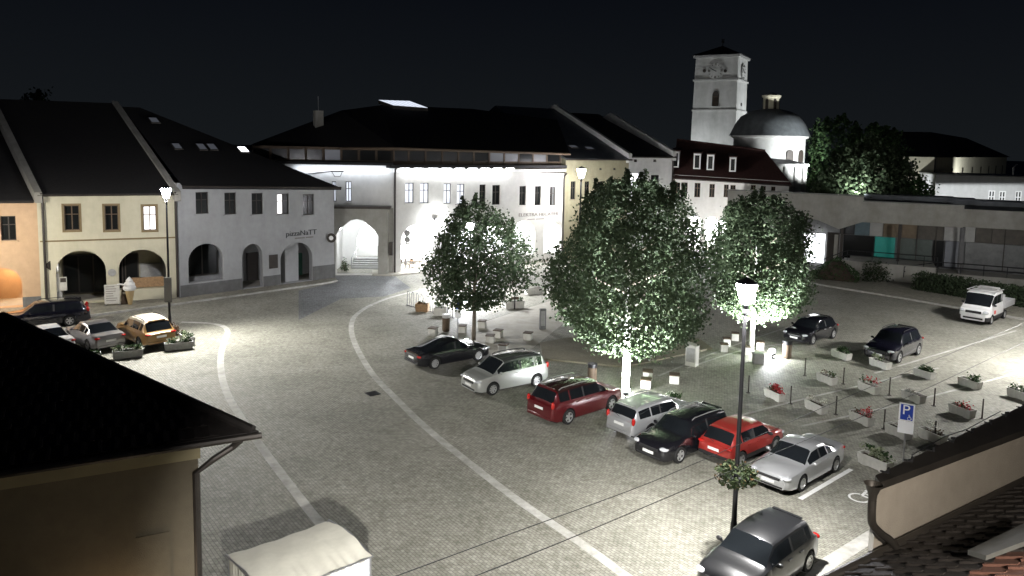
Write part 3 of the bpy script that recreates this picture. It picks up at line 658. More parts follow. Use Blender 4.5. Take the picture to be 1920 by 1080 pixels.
b = MB(); b.box(u_-.16, u_+.16, -.5, -.32, z_-.18, z_-.155); b.build('lamp_glass', M['flood'], wl)
spot(h.e, (u_, -.95, z_-.05), (0, .9, -.05), 130, 175, .5, (.95, .97, 1), .1)
u_, z_ = h.uz(1010,402); letters(h.e, 'ELEKTRA HECATER', (u_, -.03, z_), FACE, .5, M['textgrey'], width=h.uz(1046,402)[0]-h.uz(972,402)[0])
b = MB(); uu = h.uz(989,408)[0]
for k in range(18): 
    if k != 8: b.box(uu+k*.12, uu+k*.12+.08, -.03, -.003, z_-.52, z_-.44)
b.build('sign_small_print', M['textgrey'], h.e)
pipe(h, .12, .1, z0_, -.12, .1); pipe(h, L5-.15, .1, z1_, -.12, .09)
b = MB(); b.box(0, L5, -.16, -.002, z0_-.5, z0_-.22); b.build('cornice', M['bright'], h.e)
for k in range(9):                          # strip lights under the eaves wash the wall below
    c = 1.0+k*1.45
    b = MB(); b.box(c-.5, c+.5, -.42, -.34, z0_-.17, z0_-.12); b.build('eaves_lamp', M['tubelamp'], h.e)
arealight(h.e, (6.6, -.55, z0_-.25), (0, .55, -.8), 50, 12, .1, (.92, .95, 1))
# added area light for the left wing wall, no lamp modelled
arealight(hw.e, (L*.55, -.55, ztop-.25), (0, .55, -.8), 33, 9, .1, (.8, .87, 1))
# attic storey: set back 0.5 m, dark boards and glazing
def attic(hh, l, r, u0, u1, z0, z1, n, lit=()):
    b = MB(); b.box(u0, u1, .55, .75, z0, z1); at = b.build('attic_wall', M['wood'], hh.e)
    w_ = (u1-u0)/n
    for k in range(n):
        p = MB(); c0, c1 = u0+k*w_+.12, u0+(k+1)*w_-.12
        p.box(c0, c1, .5, .548, z0+.35, z1-.25); p.build('attic_pane', M['litdim'] if k in lit else M['pane'], at)
        f = MB(); f.box(c1+.02, c1+.2, .46, .548, z0, z1); f.build('post', M['wood'], at)
zA = h.uz(745,276)[1]; print('attic', z0_, zA, 'gate top', ztop, 'L5', L5)
zE = z0_
hA = zA-zE-.1
attic(h, 0, 0, 0, L5-.3, zE+.2, zE+hA, 11, (6, 7, 9))
attic(hw, 0, 0, -3, L, zE+.2, zE+hA, 8, (4,))
b = MB()                                    # eave slab (dark) round both wings
b.box(-.6, L5-.2, -.62, .9, zE-.1, zE+.2)
b.build('eaves', M['roof'], h.e)
b = MB(); b.box(-8, L-.002, -.6, .9, ztop-.02, ztop+.25); b.build('eaves', M['roof'], hw.e)
# upper roof, in world coordinates relative to the corner: wing directions
def roofpt(px, py, dep): 
    p = P(px, py, dep)-h.A; return (p.dot(h.U), p.dot(h.N), p.z)
zu = zE+hA+.1
e0 = (hw.A-h.A-hw.U*6); E0 = (e0.dot(h.U), e0.dot(h.N)-.2); 
wl_ = roofpt(460,277,71.5); cr = (-.2, -.75); re_ = (L5, -.75)
rA = roofpt(640,207,78); rB = roofpt(715,197,81); rC = roofpt(885,204,88); rD = roofpt(1045,225,92)
b = MB()
vs = [(wl_[0], wl_[1], wl_[2]), (cr[0], cr[1], zu), (re_[0], re_[1], zu-.35), rA, rB, rC, rD]
b.add(vs, [(0, 1, 3), (1, 4, 3), (1, 5, 4), (1, 2, 5), (2, 6, 5)])
b.add([(v[0], v[1], v[2]-.22) for v in vs[:3]]+[vs[0], vs[1], vs[2]], [(0, 1, 4, 3), (1, 2, 5, 4)])
bk = [(rA[0]-6, rA[1]+12, zu), (rD[0], rD[1]+14, zu)]
b.add([vs[0], rA, rB, rC, rD, bk[0], bk[1]], [(0, 1, 5), (1, 2, 5), (2, 3, 6, 5), (3, 4, 6)])
b.add([vs[0], vs[1], vs[2], bk[1], bk[0]], [(0, 1, 2, 3, 4)])
rf = b.build('roof', M['roof'], h.e)
b = MB(); g0_, g1_ = vs[1], vs[2]; b.tube([(vs[0][0], vs[0][1], vs[0][2]-.1), (g0_[0], g0_[1]-.05, g0_[2]-.1), (g1_[0], g1_[1]-.05, g1_[2]-.1)], .13); b.build('fascia', M['wood'], rf)
# big slanted roof light on the ridge
c0, c1, c2, c3 = roofpt(709,188,81.5), roofpt(768,190,83.5), roofpt(803,203,82.5), roofpt(737,198,80.5)
b = MB(); b.add([c0, c1, c2, c3]+[(p[0], p[1], p[2]-.35) for p in (c0, c1, c2, c3)], [(4, 7, 6, 5), (0, 4, 5, 1), (1, 5, 6, 2), (2, 6, 7, 3), (3, 7, 4, 0)]); sk = b.build('roof_lantern', M['gutter'], rf)
n = 6
for k in range(n):
    p = MB(); f = lambda a, c, t: tuple(Vector(a).lerp(Vector(c), t)+Vector((0, -.02, .04)))
    p.add([f(c0, c1, k/n+.008), f(c0, c1, (k+1)/n-.008), f(c3, c2, (k+1)/n-.008), f(c3, c2, k/n+.008)], [(0, 1, 2, 3)]); p.build('roof_pane', M['litcool'], rf)
q = roofpt(597,236,75); b = MB(); b.box(q[0]-.4, q[0]+.4, q[1]-.4, q[1]+.4, q[2]-1.5, q[2]+1.5); ch = b.build('chimney', M['concrete'], rf)
b = MB(); b.tube([(q[0], q[1], q[2]+1.5), (q[0], q[1], q[2]+2.9)], .03); b.build('antenna', M['steel'], rf)
ARC = h

# ---- ochre house, pale house, white house with dormers
h = House('ochre_house', 'narrow ochre house with a long grey metal roof behind the round tree', 'house', G(1056,487), G(1173,477))
L = h.L; ze = h.uz(1110,297)[1]
ws = [h.rect(l, 340, r, 374) for l, r in ((1070,1079),(1096,1105),(1121,1130),(1147,1155))]; vents = [h.rect(l, 315, l+5, 319) for l in (1124,1150)]
wall(h, 'wall', [(0, 0), (L, 0), (L, ze), (0, ze)], [rect_hole(*w) for w in ws+vents], 0, .2, M['ochre'], sides=14)
for w in ws: window(h, *w, M['frame'], M['pane'], y=.1, mull=1, sill=M['ochre'])
for v in vents:
    b = MB(); b.box(v[0], v[1], .1, .14, v[2], v[3]); b.build('vent', M['frame'], h.e)
b = MB(); b.box(0, L, -.12, -.002, h.uz(1110,330)[1], h.uz(1110,330)[1]+.12); b.build('string_course', M['ochre'], h.e)
q = h.sz(1015,208, L); print('ochre ridge', q); sb, zr = 9.5, None
zr = q[1]-(q[0]-sb)*0 if q[0] > 0 else ze+5
sb = min(max(q[0], 7), 14); zr = h.sz(1015,208,L)[1]
rf = gable_roof(h, -.3, L, ze, ze, sb, zr, zr, M['roofmetal'])
for px in (1007,1019): skylight(h, px, 241, 9, 6, ze, sb, zr, M['litbright'], rf)
for px, py in ((945,226),(1075,279),(1105,282)): skylight(h, px, py, 12, 4, ze, sb, zr, M['litdim'], rf)
party_wall(h, L-.2, ze, sb, zr, M['palegrey'], .5, .75)
OCH = h
h = House('pale_house', 'pale narrow house with one brightly lit blue white window above the trees', 'house', G(1173,477), G(1255,470))
L = h.L; ze = h.uz(1210,293)[1]
ws = [h.rect(1180,325,1198,363), h.rect(1220,328,1236,366)]; vents = [h.rect(l, 299, l+6, 304) for l in (1189,1225)]
wall(h, 'wall', [(0, 0), (L, 0), (L, ze), (0, ze)], [rect_hole(*w) for w in ws+vents], 0, .25, M['palegrey'], sides=14)
window(h, *ws[0], M['framewhite'], M['litbright'], y=.12, mull=1); window(h, *ws[1], M['frame'], M['pane'], y=.12, mull=1)
for w in ws:
    b = MB(); b.box(w[0]-.25, w[1]+.25, -.14, -.002, w[3]+.2, w[3]+.38); b.build('hood_mould', M['palegrey'], h.e)
for v in vents:
    b = MB(); b.box(v[0], v[1], .1, .14, v[2], v[3]); b.build('vent', M['frame'], h.e)
b = MB(); b.box(0, L, -.3, -.002, ze-.3, ze+.05); b.build('cornice', M['palegrey'], h.e)
gable_roof(h, 0, L, ze, ze, sb, zr-.4, zr-.4, M['roof'])
party_wall(h, L-.2, ze, sb*.8, zr-.9, M['palegrey'], .5, .8)
pipe(h, L-.1, .2, ze, -.1, .09)
h = House('dormer_house', 'white house with a dark red roof and four white dormers below the church tower', 'house', G(1256,470), G(1472,482))
L = h.L; z0_, z1_ = h.uz(1260,327)[1], h.uz(1468,340)[1]; ze = (z0_+z1_)/2
wp = [(1263,342,1275,369),(1277,342,1289,369),(1302,343,1313,370),(1330,345,1340,370),(1357,346,1366,370),(1369,347,1379,370),(1408,347,1417,356),(1428,349,1436,357),(1446,350,1454,358)]
ws = [h.rect(*w) for w in wp]; ap = [h.rect(l, t, r, 470) for l, r, t in ((1289,1313,405),(1322,1345,407),(1354,1378,408),(1386,1410,410))]
hol = [rect_hole(*w) for w in ws]+[arch_hole(a[0], a[1], .2, a[3], 1) for a in ap]
wall(h, 'wall', [(0, 0), (L, 0), (L, z1_), (0, z0_)], hol, 0, [.25]*len(ws)+[.6]*4, M['white'], sides=12)
for i, w in enumerate(ws): window(h, *w, M['framebrown'], M['pane'], y=.12, mull=1, trans=0 if i > 5 else .36)
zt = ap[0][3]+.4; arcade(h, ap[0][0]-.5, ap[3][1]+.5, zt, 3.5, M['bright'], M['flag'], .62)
for a in ap:
    c = (a[0]+a[1])/2; b = MB(); b.lathe([(.0001, 0), (.2, 0), (.2, .1), (.0001, .1)], 10, (c, 2, zt-.12)); b.build('arcade_lamp', M['tubelamp'], h.e)
    spot(h.e, (c, 2, zt-.18), (0, 0, -1), 1000, 172, .35, (.97, .98, 1), .15)
rz0 = h.uz(1245,262, 5)[1]; rz1 = h.uz(1435,283, 5)[1]; sb = 5.0
ur_ = h.uz(1435,283, 5)[0]; b = MB(); k0_ = (rz0-z0_)/sb; oh_ = .45
vs = [(0, -oh_, z0_-oh_*k0_), (L+.3, -oh_, z1_-oh_*k0_), (ur_, sb, rz1), (0, sb, rz0), (L+.3, 2*sb, z1_), (0, 2*sb, z0_)]
b.add(vs+[(v[0], v[1], v[2]-.16) for v in vs], [(0, 1, 2, 3), (1, 4, 2), (4, 5, 3, 2), (0, 6, 7, 1), (1, 7, 10, 4), (0, 3, 5)]); rf = b.build('roof', M['roofred'], h.e)
b = MB(); b.tube([(0, -oh_-.07, z0_-oh_*k0_-.05), (L+.3, -oh_-.07, z1_-oh_*k0_-.05)], .075); b.build('gutter', M['gutter'], rf)
b = MB(); b.tube([(0, sb, rz0+.06), (ur_, sb, rz1+.06)], .12); b.build('ridge', M['roofred'], rf)
for (px, t, bo, w) in ((1267,284,314,12),(1307,288,317,13),(1332,290,319,13),(1374,295,322,12)):
    u0, u1, zb, ztp = h.rect(px-w/2, t, px+w/2, bo, .35)
    b = MB(); y0 = .3; bk = 3.6
    b.box(u0-.02, u0+.14, y0, y0+.2, zb, ztp); b.box(u1-.14, u1+.02, y0, y0+.2, zb, ztp); b.box(u0+.14, u1-.14, y0, y0+.2, ztp-.2, ztp); b.box(u0+.14, u1-.14, y0, y0+.2, zb, zb+.14)
    dm = b.build('dormer', M['framewhite'], rf)
    p = MB(); p.box(u0+.14, u1-.14, y0+.1, y0+.14, zb+.14, ztp-.2); p.build('pane', M['pane'], rf)
    p = MB(); p.add([(u0, y0+.2, zb), (u0, bk, ztp), (u0, y0+.2, ztp), (u1, y0+.2, zb), (u1, bk, ztp), (u1, y0+.2, ztp)], [(0, 1, 2), (3, 5, 4)]); p.build('dormer_cheek', M['tin'], rf)
    p = MB(); p.add([(u0-.15, y0-.1, ztp+.02), (u1+.15, y0-.1, ztp+.02), (u1+.15, bk+.3, ztp+.35), (u0-.15, bk+.3, ztp+.35), (u0-.15, y0-.1, ztp+.12), (u1+.15, y0-.1, ztp+.12), (u1+.15, bk+.3, ztp+.45), (u0-.15, bk+.3, ztp+.45)],
        [(0, 1, 2, 3), (4, 7, 6, 5), (0, 4, 5, 1), (1, 5, 6, 2), (3, 2, 6, 7), (0, 3, 7, 4)]); p.build('dormer_roof', M['roofred'], rf)
pipe(h, .15, .2, z0_, -.1, .09)
DORM = h
# ------------------------------------------------------------------ church: tower, domed chapel
TD = 105.0
tc_ = P(1381, 170, TD); ta = R(-29.5); tw = 5.9
tl = Vector((tc_.x, tc_.y, 0))-Vector((math.cos(ta), math.sin(ta), 0))*tw
h = House('church_tower', 'pale square church tower with clock faces under a low dark pyramid roof', 'church tower', tl, Vector((tc_.x, tc_.y, 0)))
zt = h.uz(1345,107)[1]; zb1 = h.uz(1340,150)[1]; zb2 = h.uz(1340,207)[1]
b = MB()
prof = [(0, .35), (zb2, .12), (zb1, .06), (zt, 0)]
rings = [[(-e, -e, z), (tw+e, -e, z), (tw+e, tw+e, z), (-e, tw+e, z)] for z, e in prof]
for r0, r1 in zip(rings, rings[1:]):
    b.add(r0+r1, [(i, (i+1) % 4, 4+(i+1) % 4, 4+i) for i in range(4)])
b.build('wall', M['church'], h.e)
for z_ in (zb1, zb2):
    b = MB(); e = .22; b.box(-e, tw+e, -e, tw+e, z_-.12, z_+.12); b.build('string_course', M['church'], h.e)
b = MB(); b.box(-.3, tw+.3, -.3, tw+.3, zt-.02, zt+.28); b.build('cornice', M['stonegrey'], h.e)
zp = h.uz(1353,86, tw/2)[1]
b = MB(); e = .55; b.add([(-e, -e, zt+.28), (tw+e, -e, zt+.28), (tw+e, tw+e, zt+.28), (-e, tw+e, zt+.28), (tw/2, tw/2, max(zp, zt+1.6))], [(0, 1, 4), (1, 2, 4), (2, 3, 4), (3, 0, 4), (0, 3, 2, 1)]); rf = b.build('roof', M['roof'], h.e)
b = MB(); zz = max(zp, zt+1.6); b.tube([(tw/2, tw/2, zz-.1), (tw/2, tw/2, zz+1.0)], .06); b.ell((tw/2, tw/2, zz+.55), (.22, .22, .22)); b.box(tw/2-.25, tw/2+.25, tw/2-.04, tw/2+.04, zz+.82, zz+.9); b.build('finial', M['black'], rf)
def clock(hh, cu, cz, r, face):               # face 'f': the front, 's': the right side
    e = bpy.data.objects.new('clock', None); C.objects.link(e); e.parent = hh.e
    if face == 'f': e.location = (cu, -.16, cz)
    else: e.location = (tw+.16, cu, cz); e.rotation_euler = (0, 0, R(90))
    d = MB(); d.lathe([(r*1.08, -.02), (r*1.08, .02), (.0001, .025)], 28)
    for i in range(len(d.v)): v = d.v[i]; d.v[i] = (v[0], -v[2], v[1])
    d.build('dial', M['church'], e)
    for k in range(12):
        a = R(90-30*k); m_ = MB(); l_ = .30 if k % 3 == 0 else .24; wd = .10 if k % 3 == 0 else .075
        for s_ in ((-1, 1) if k % 3 == 0 else (0,)):
            c = Vector((math.cos(a), math.sin(a))); t_ = Vector((-c.y, c.x)); o_ = t_*(s_*.075)
            q = [c*(r*.98)+o_-t_*wd/2*.8, c*(r*.98)+o_+t_*wd/2*.8, c*(r*.98-l_*r)+o_+t_*wd/2*.8, c*(r*.98-l_*r)+o_-t_*wd/2*.8]
            m_.add([(p.x, -.04, p.y) for p in q]+[(p.x, -.07, p.y) for p in q], [(0, 1, 2, 3), (4, 5, 6, 7), (0, 1, 5, 4), (1, 2, 6, 5), (2, 3, 7, 6), (3, 0, 4, 7)])
        m_.build('numeral', M['frame'], e)
    for (ang, ln, w_, y_) in ((300-0, .85, .10, -.10), (295-0, .55, .14, -.13)):
        a = R(90-ang); c = Vector((math.cos(a), math.sin(a))); t_ = Vector((-c.y, c.x))
        q = [c*(-.18*r)-t_*w_/2, c*(-.18*r)+t_*w_/2, c*(ln*r)+t_*w_/3, c*(ln*r)-t_*w_/3]
        m_ = MB(); m_.add([(p.x, y_, p.y) for p in q]+[(p.x, y_-.02, p.y) for p in q], [(0, 1, 2, 3), (4, 5, 6, 7), (0, 1, 5, 4), (1, 2, 6, 5), (2, 3, 7, 6), (3, 0, 4, 7)]); m_.build('clock_hand', M['black'], e)
u_, z_ = h.uz(1342,133); clock(h, u_, z_, 1.05, 'f'); clock(h, tw*.5, z_, 1.05, 's')
for px in (1321,1360):
    u_, z_ = h.uz(px,133); b = MB(); b.lathe([(.0001, -.05), (.24, -.05), (.24, .05), (.0001, .05)], 12); o = b.build('round_window', M['frame'], h.e); o.location = (u_, -.08, z_); o.rotation_euler = (R(90), 0, 0)
u0, u1, z0, z1 = h.rect(1336,171,1348,199)
b = MB(); b.vprism(arch_hole(u0, u1, z0, z1, 1.3), -.20, -.02); b.build('belfry_window', M['frame'], h.e)
for k in range(7):
    p = MB(); zz = z0+.15+k*(z1-z0-.7)/7; p.add([(u0+.06, -.22, zz), (u1-.06, -.22, zz), (u1-.06, -.28, zz-.12), (u0+.06, -.28, zz-.12)], [(0, 1, 2, 3)]); p.build('louvre', M['wood'], h.e)
b = MB(); b.box(u0-.2, u1+.2, -.26, -.1, z0-.22, z0-.02); b.build('sill', M['church'], h.e)
q = h.sz(1388,196, tw); b = MB(); b.lathe([(.0001, -.05), (.25, -.05), (.25, .05), (.0001, .05)], 10); o = b.build('round_window', M['frame'], h.e); o.location = (tw+.15, min(max(q[0], 2), tw-1), q[1]); o.rotation_euler = (R(90), 0, R(90))
TOW = h
# domed chapel
cD = 98.0; c = P(1440, 300, cD); rr = (1505-1376)/2/FPX*cD
ch = thing('church_chapel', 'round white church chapel with a grey dome and a small lantern on top', 'church', (c.x, c.y, 0), R(20))
zof = lambda py, dep=cD, px=1440: P(px, py, dep).z
b = MB(); z1, z0 = zof(254, cD-rr), zof(330, cD-rr)
b.lathe([(rr*.99, 0), (rr*.99, z1-.35), (rr*1.07, z1-.2), (rr*1.07, z1)], 32); b.build('wall', M['church'], ch, True, 35)
b = MB(); zd = zof(205); 
b.lathe([(rr*1.12, z1), (rr*1.10, z1+.15), (rr*.97, z1+(zd-z1)*.42), (rr*.82, z1+(zd-z1)*.72), (rr*.55, z1+(zd-z1)*.92), (rr*.28, zd), (.01, zd+.1)], 32); rf = b.build('dome', M['dome'], ch, True, 35)
b = MB(); zl0, zl1 = zof(207), zof(179); b.lathe([(1.0, zl0-.4), (1.0, zl1-.35), (1.2, zl1-.2), (1.2, zl1), (.01, zl1+.02)], 12); ln = b.build('lantern', M['cream'], ch)
for k in range(6):
    a = R(60*k-100); p = MB(); p.vprism(arch_hole(-.2, .2, zl0+.05, zl1-.5), -.03, .03); o = p.build('lantern_window', M['frame'], ln); o.location = (math.cos(a)*1.0, math.sin(a)*1.0, 0); o.rotation_euler = (0, 0, a+R(90))
b = MB(); b.lathe([(.8, zl1), (.5, zl1+.25), (.01, zl1+.4)], 12); b.build('lantern_cap', M['roofmetal'], ln)
zw0, zw1 = zof(302, cD-rr), zof(280, cD-rr)
for wx in (1472, 1498, 1420):
    q = P(wx, 290, cD-rr); aa = math.asin(max(-.97, min(.97, (P(wx, 290, cD-rr*.6).x-c.x)/rr))); a = -math.pi/2+aa-R(0)
    p = MB(); p.vprism(arch_hole(-.5, .5, zw0-.4, zw1), -.06, .06); o = p.build('arched_window', M['frame'], ch); a2 = a-R(20); o.location = (math.cos(a2)*rr, math.sin(a2)*rr, 0); o.rotation_euler = (0, 0, a2+R(90))
# lower block with pilasters in front of the chapel
A_, B_ = P(1440, 320, 90), P(1513, 320, 91)
h = House('church_annex', 'low white church annex with pilasters and a bright right edge', 'church', A_, B_)
z1 = h.uz(1480,312)[1]; L = h.L
b = MB(); b.box(0, L, 0, 5, 0, z1); b.build('wall', M['church'], h.e)
b = MB(); b.box(-.15, L+.15, -.2, 5, z1, z1+.3); b.build('cornice', M['church'], h.e)
for t in (.05, .45, .72, .93):
    b = MB(); b.box(L*t-.22, L*t+.22, -.18, -.002, 0, z1-.003); b.build('pilaster', M['church'], h.e)
b = MB(); b.add([(-.2, -.3, z1+.3), (L+.2, -.3, z1+.3), (L+.2, 5.2, z1+.3), (-.2, 5.2, z1+.3), (1, 3.5, z1+1.0), (L-1, 3.5, z1+.9)], [(0, 1, 5, 4), (1, 2, 5), (2, 3, 4, 5), (3, 0, 4)]); b.build('roof', M['roof'], h.e)

# ------------------------------------------------------------------ cream and white buildings far right, behind the modern block
A_, K_, Z_ = P(1640, 330, 104), P(1753, 330, 100), P(1885, 330, 150)
h = House('cream_school', 'big cream building with a dark hipped roof behind the white block', 'building', A_, K_)
L = h.L; z1 = h.uz(1720,294)[1]; q = Vector((Z_.x, Z_.y, 0))-h.A; sidev = Vector((Z_.x-K_.x, Z_.y-K_.y, 0)); 
w_ = h.rect(1704,303,1712,323)
wall(h, 'wall', [(0, 0), (L, 0), (L, z1), (0, z1)], [rect_hole(*w_)], 0, .25, M['cream'])
window(h, *w_, M['frame'], M['pane'], y=.1)
s_ = MB(); e1 = (q.dot(h.U), q.dot(h.N)); s_.quad((L, 0, 0), (e1[0], e1[1], 0), (e1[0], e1[1], z1), (L, 0, z1)); s_.build('side_wall', M['cream'], h.e)
pv = Vector((e1[0]-L, e1[1], 0)); pn = pv.normalized(); pl = pv.length; nrm = Vector((pn.y, -pn.x, 0))
for k in range(7):
    t_ = pl*(.16+k*.125); p = MB(); a_ = Vector((L, 0, 0))+pn*t_+nrm*.05; b_ = a_+pn*1.1
    zc = z1-3.6; p.quad((a_.x, a_.y, zc), (b_.x, b_.y, zc), (b_.x, b_.y, zc+2.0), (a_.x, a_.y, zc+2.0)); p.build('window', M['frame'], h.e)
b = MB(); p0 = Vector((L, 0, 0))+nrm*.08; p1 = p0+pn*pl; b.quad((p0.x, p0.y, z1-4.3), (p1.x, p1.y, z1-4.3), (p1.x, p1.y, z1-4.0), (p0.x, p0.y, z1-4.0)); b.build('string_course', M['orange'], h.e)
q = h.uz(1800,248, 14); 
b = MB(); rz = h.uz(1760,248, 12)[1]
zc_ = z1
vs = [(-1, -.6, zc_), (L+.5, -.6, zc_), (e1[0]+.6, e1[1]+.5, zc_), (e1[0]-14, e1[1]+6, zc_), (-6, 16, zc_), (h.uz(1690,248, 9)[0]-4, 9, rz), (h.uz(1745,250, 11)[0], 11, rz), (e1[0]-7, e1[1]-6, rz)]
b.add(vs, [(0, 1, 6, 5), (1, 2, 7, 6), (2, 3, 7), (3, 4, 5, 6, 7), (4, 0, 5)]); b.build('roof', M['roof'], h.e)
pipe(h, L-.1, 1, z1, -.1, .1)
A_, B_ = P(1752, 370, 92), P(1990, 370, 88)
h = House('white_block', 'flat roofed white building with small tall windows far behind the modern block', 'building', A_, B_)
z1 = h.uz(1830,330)[1]; L = h.L
wp = [(1853,357,1866,378),(1873,358,1886,378),(1903,358,1916,379)]
ws = [h.rect(*w) for w in wp]
wall(h, 'wall', [(0, 0), (L, 0), (L, z1), (0, z1)], [rect_hole(w[0], w[1], w[2]-1.2, w[3]) for w in ws], 0, .2, M['palegrey'], sides=10)
for w in ws:
    window(h, w[0], w[1], w[2]-1.2, w[3], M['framewhite'], M['pane'], y=.08, mull=1, trans=.3, bar=.14)
b = MB(); b.box(-.1, L, -.1, 10, z1, z1+.12); b.build('roof', M['tin'], h.e)
pp = P(1899, 330, 94); b = MB(); b.tube([(0, 0, z1-3), (0, 0, z1+1.1)], .12); b.tube([(0, 0, z1+1.1), (.35, 0, z1+1.5)], .1); v_ = b.build('roof_vent', M['steel'], h.e); v_.location = (h.uz(1899,330,3)[0], 3, 0)

# ------------------------------------------------------------------ modern low block with raised terrace on the right
h = House('modern_block', 'low flat roofed modern building with a long fascia, glazed shop front and raised terrace', 'building', G(1365,497), G(1925,545))
L = h.L
def zu(px, py, sb=0): return h.uz(px, py, sb)
f0, f1 = zu(1365,357), zu(1620,369); g0_, g1_ = zu(1618,378), zu(1810,388); k0_, k1_ = zu(1808,392), zu(1925,398)
zlo = zu(1574,414)[1]; zlo2 = zu(1920,431)[1]
# fascia in three steps with an arched underside at its left end
arc = []
c0, c1, c2 = zu(1500,412), zu(1535,415), zu(1573,428)
b = MB()
poly = [(f0[0], 0), (f0[0], f0[1]), (f1[0], f1[1]), (f1[0], zlo), (c2[0], c2[1]-.1), (c1[0], zu(1545,414)[1]), (zu(1520,410)[0], zu(1520,410)[1]), (c0[0], zu(1500,413)[1]), (c0[0]-.3, 0)]
tr = tessellate_polygon([[Vector((p[0], p[1], 0)) for p in poly]]); n = len(poly)
b.add([(p[0], 0, p[1]) for p in poly], tr); b.add([(p[0], 0, p[1]) for p in poly]+[(p[0], .5, p[1]) for p in poly], [(i, (i+1) % n, n+(i+1) % n, n+i) for i in range(n)])
b.build('left_wall', M['concrete'], h.e)
b = MB(); b.box(f1[0]+.003, k0_[0], .0, .6, zlo, g0_[1]); b.build('fascia', M['concrete'], h.e)
b = MB(); b.box(k0_[0]+.003, L+2, .12, .6, zlo2-.05, k0_[1]); b.build('fascia', M['concrete'], h.e)
b = MB(); b.box(f0[0], L+2, .603, 16, min(g0_[1], k0_[1])-.5, min(g0_[1], k0_[1])-.1); b.build('roof', M['roofmetal'], h.e)
b = MB(); b.box(f0[0]-.05, f1[0]+.05, -.06, .55, f0[1], f0[1]+.1); b.build('coping', M['tin'], h.e)
b = MB(); b.box(g0_[0], k0_[0], -.06, .65, g0_[1]+.002, g0_[1]+.1); b.build('coping', M['tin'], h.e)
for (px0, px1, py, hh_) in ((1620,1790,373,.35),(1770,1830,376,.5),(1810,1925,382,.7)):
    b = MB(); a_, c_ = h.uz(px0,py,5)[0], h.uz(px1,py,5)[0]; z_ = g0_[1]; b.box(a_, c_, 4, 7, z_-.1, h.uz(px1,py-3,5)[1]); b.build('roof_box', M['roofmetal'], h.e)
# recessed shop front: upper band of panels, lower band of glazing, posts
yb = 2.2
zt_ = zlo-.02; zm = zu(1700,447, yb)[1]; zb_ = zu(1700,487, yb)[1]; zfl = zu(1700,492, 0)[1]
U = lambda px, py=440, sb=yb: h.uz(px, py, sb)[0]
b = MB(); b.box(U(1500), L+2, yb+.3, yb+.5, 0, zt_+.2); b.build('back_wall', M['plinth'], h.e)
cols = [(1574,1602,'pane'),(1602,1630,'litup'),(1630,1655,'panelw'),(1655,1686,'panelb'),(1690,1720,'panelb'),(1720,1770,'paneld'),(1770,1800,'panelw'),(1809,1829,'panelw'),(1829,1860,'paneld'),(1860,1925,'paneld')]
PM = dict(pane=M['pane'], litup=mat('panel_blue', (.10, .15, .17), .5, var=.2), panelw=mat('panel_white', (.38, .38, .36), .7, var=.1), panelb=mat('panel_brown', (.17, .13, .085), .7, var=.25), paneld=mat('panel_dark', (.085, .075, .06), .6, var=.25))
for l, r, k in cols:
    b = MB(); b.box(U(l)+.02, U(r)-.02, yb+.1, yb+.29, zm+.03, zt_); b.build('fascia_panel', PM[k], h.e)
for l, r, k in [(1582,1640,'pane'),(1641,1680,'teal'),(1688,1750,'glassg'),(1752,1772,'pane'),(1774,1800,'panelw2'),(1812,1925,'glassg2')]:
    mm = dict(pane=M['pane'], teal=M['teal'], glassg=mat('glass_grey', (.09, .11, .10), .25, var=.2), panelw2=mat('panel_bluegrey', (.20, .21, .23), .6, var=.1), glassg2=mat('glass_grey_pale', (.15, .155, .15), .3, var=.25))[k]
    b = MB(); b.box(U(l)+.02, U(r)-.02, yb+.05, yb+.28, zb_-.4, zm-.03); b.build('shop_pane', mm, h.e)
for px in (1578,1686,1804):
    b = MB(); u_ = h.uz(px,450,.4)[0]; b.box(u_-.13, u_+.13, .3, .56, 0, zlo-.003); b.build('post', M['frame'] if px < 1800 else M['plinth'], h.e)
for px in (1720,1756,1885):
    b = MB(); u_ = U(px); b.box(u_-.04, u_+.04, yb, yb+.08, zb_-.4, zt_); b.build('mullion', M['frame'], h.e)
# lit entrance panel and door under the arched canopy
b = MB(); e0_, e1_ = h.uz(1507,460,1.5)[0], h.uz(1546,460,1.5)[0]; zz0, zz1 = h.uz(1527,492,1.5)[1], h.uz(1527,438,1.5)[1]
b.box(e0_, e1_, 1.5, 1.7, zz0, zz1); b.build('lit_poster_case', M['litbright'], h.e)
b = MB(); b.box(h.uz(1550,460,1.6)[0], h.uz(1573,460,1.6)[0], 1.6, 1.75, zz0-.8, h.uz(1560,436,1.6)[1]); dd = b.build('door', M['frame'], h.e)
b = MB(); b.box(h.uz(1563,470,.8)[0], h.uz(1570,470,.8)[0], .8, 1.0, 0, h.uz(1566,440,.8)[1]); b.build('post', M['concrete'], h.e)
b = MB(); b.tube([(h.uz(1500,420,.7)[0], .7, h.uz(1500,414,.7)[1]), (h.uz(1528,440,.7)[0], .7, h.uz(1528,434,.7)[1]), (h.uz(1528,450,.7)[0], .7, h.uz(1528,445,.7)[1])], .1, 6); b.build('canopy_frame', M['stonegrey'], h.e)
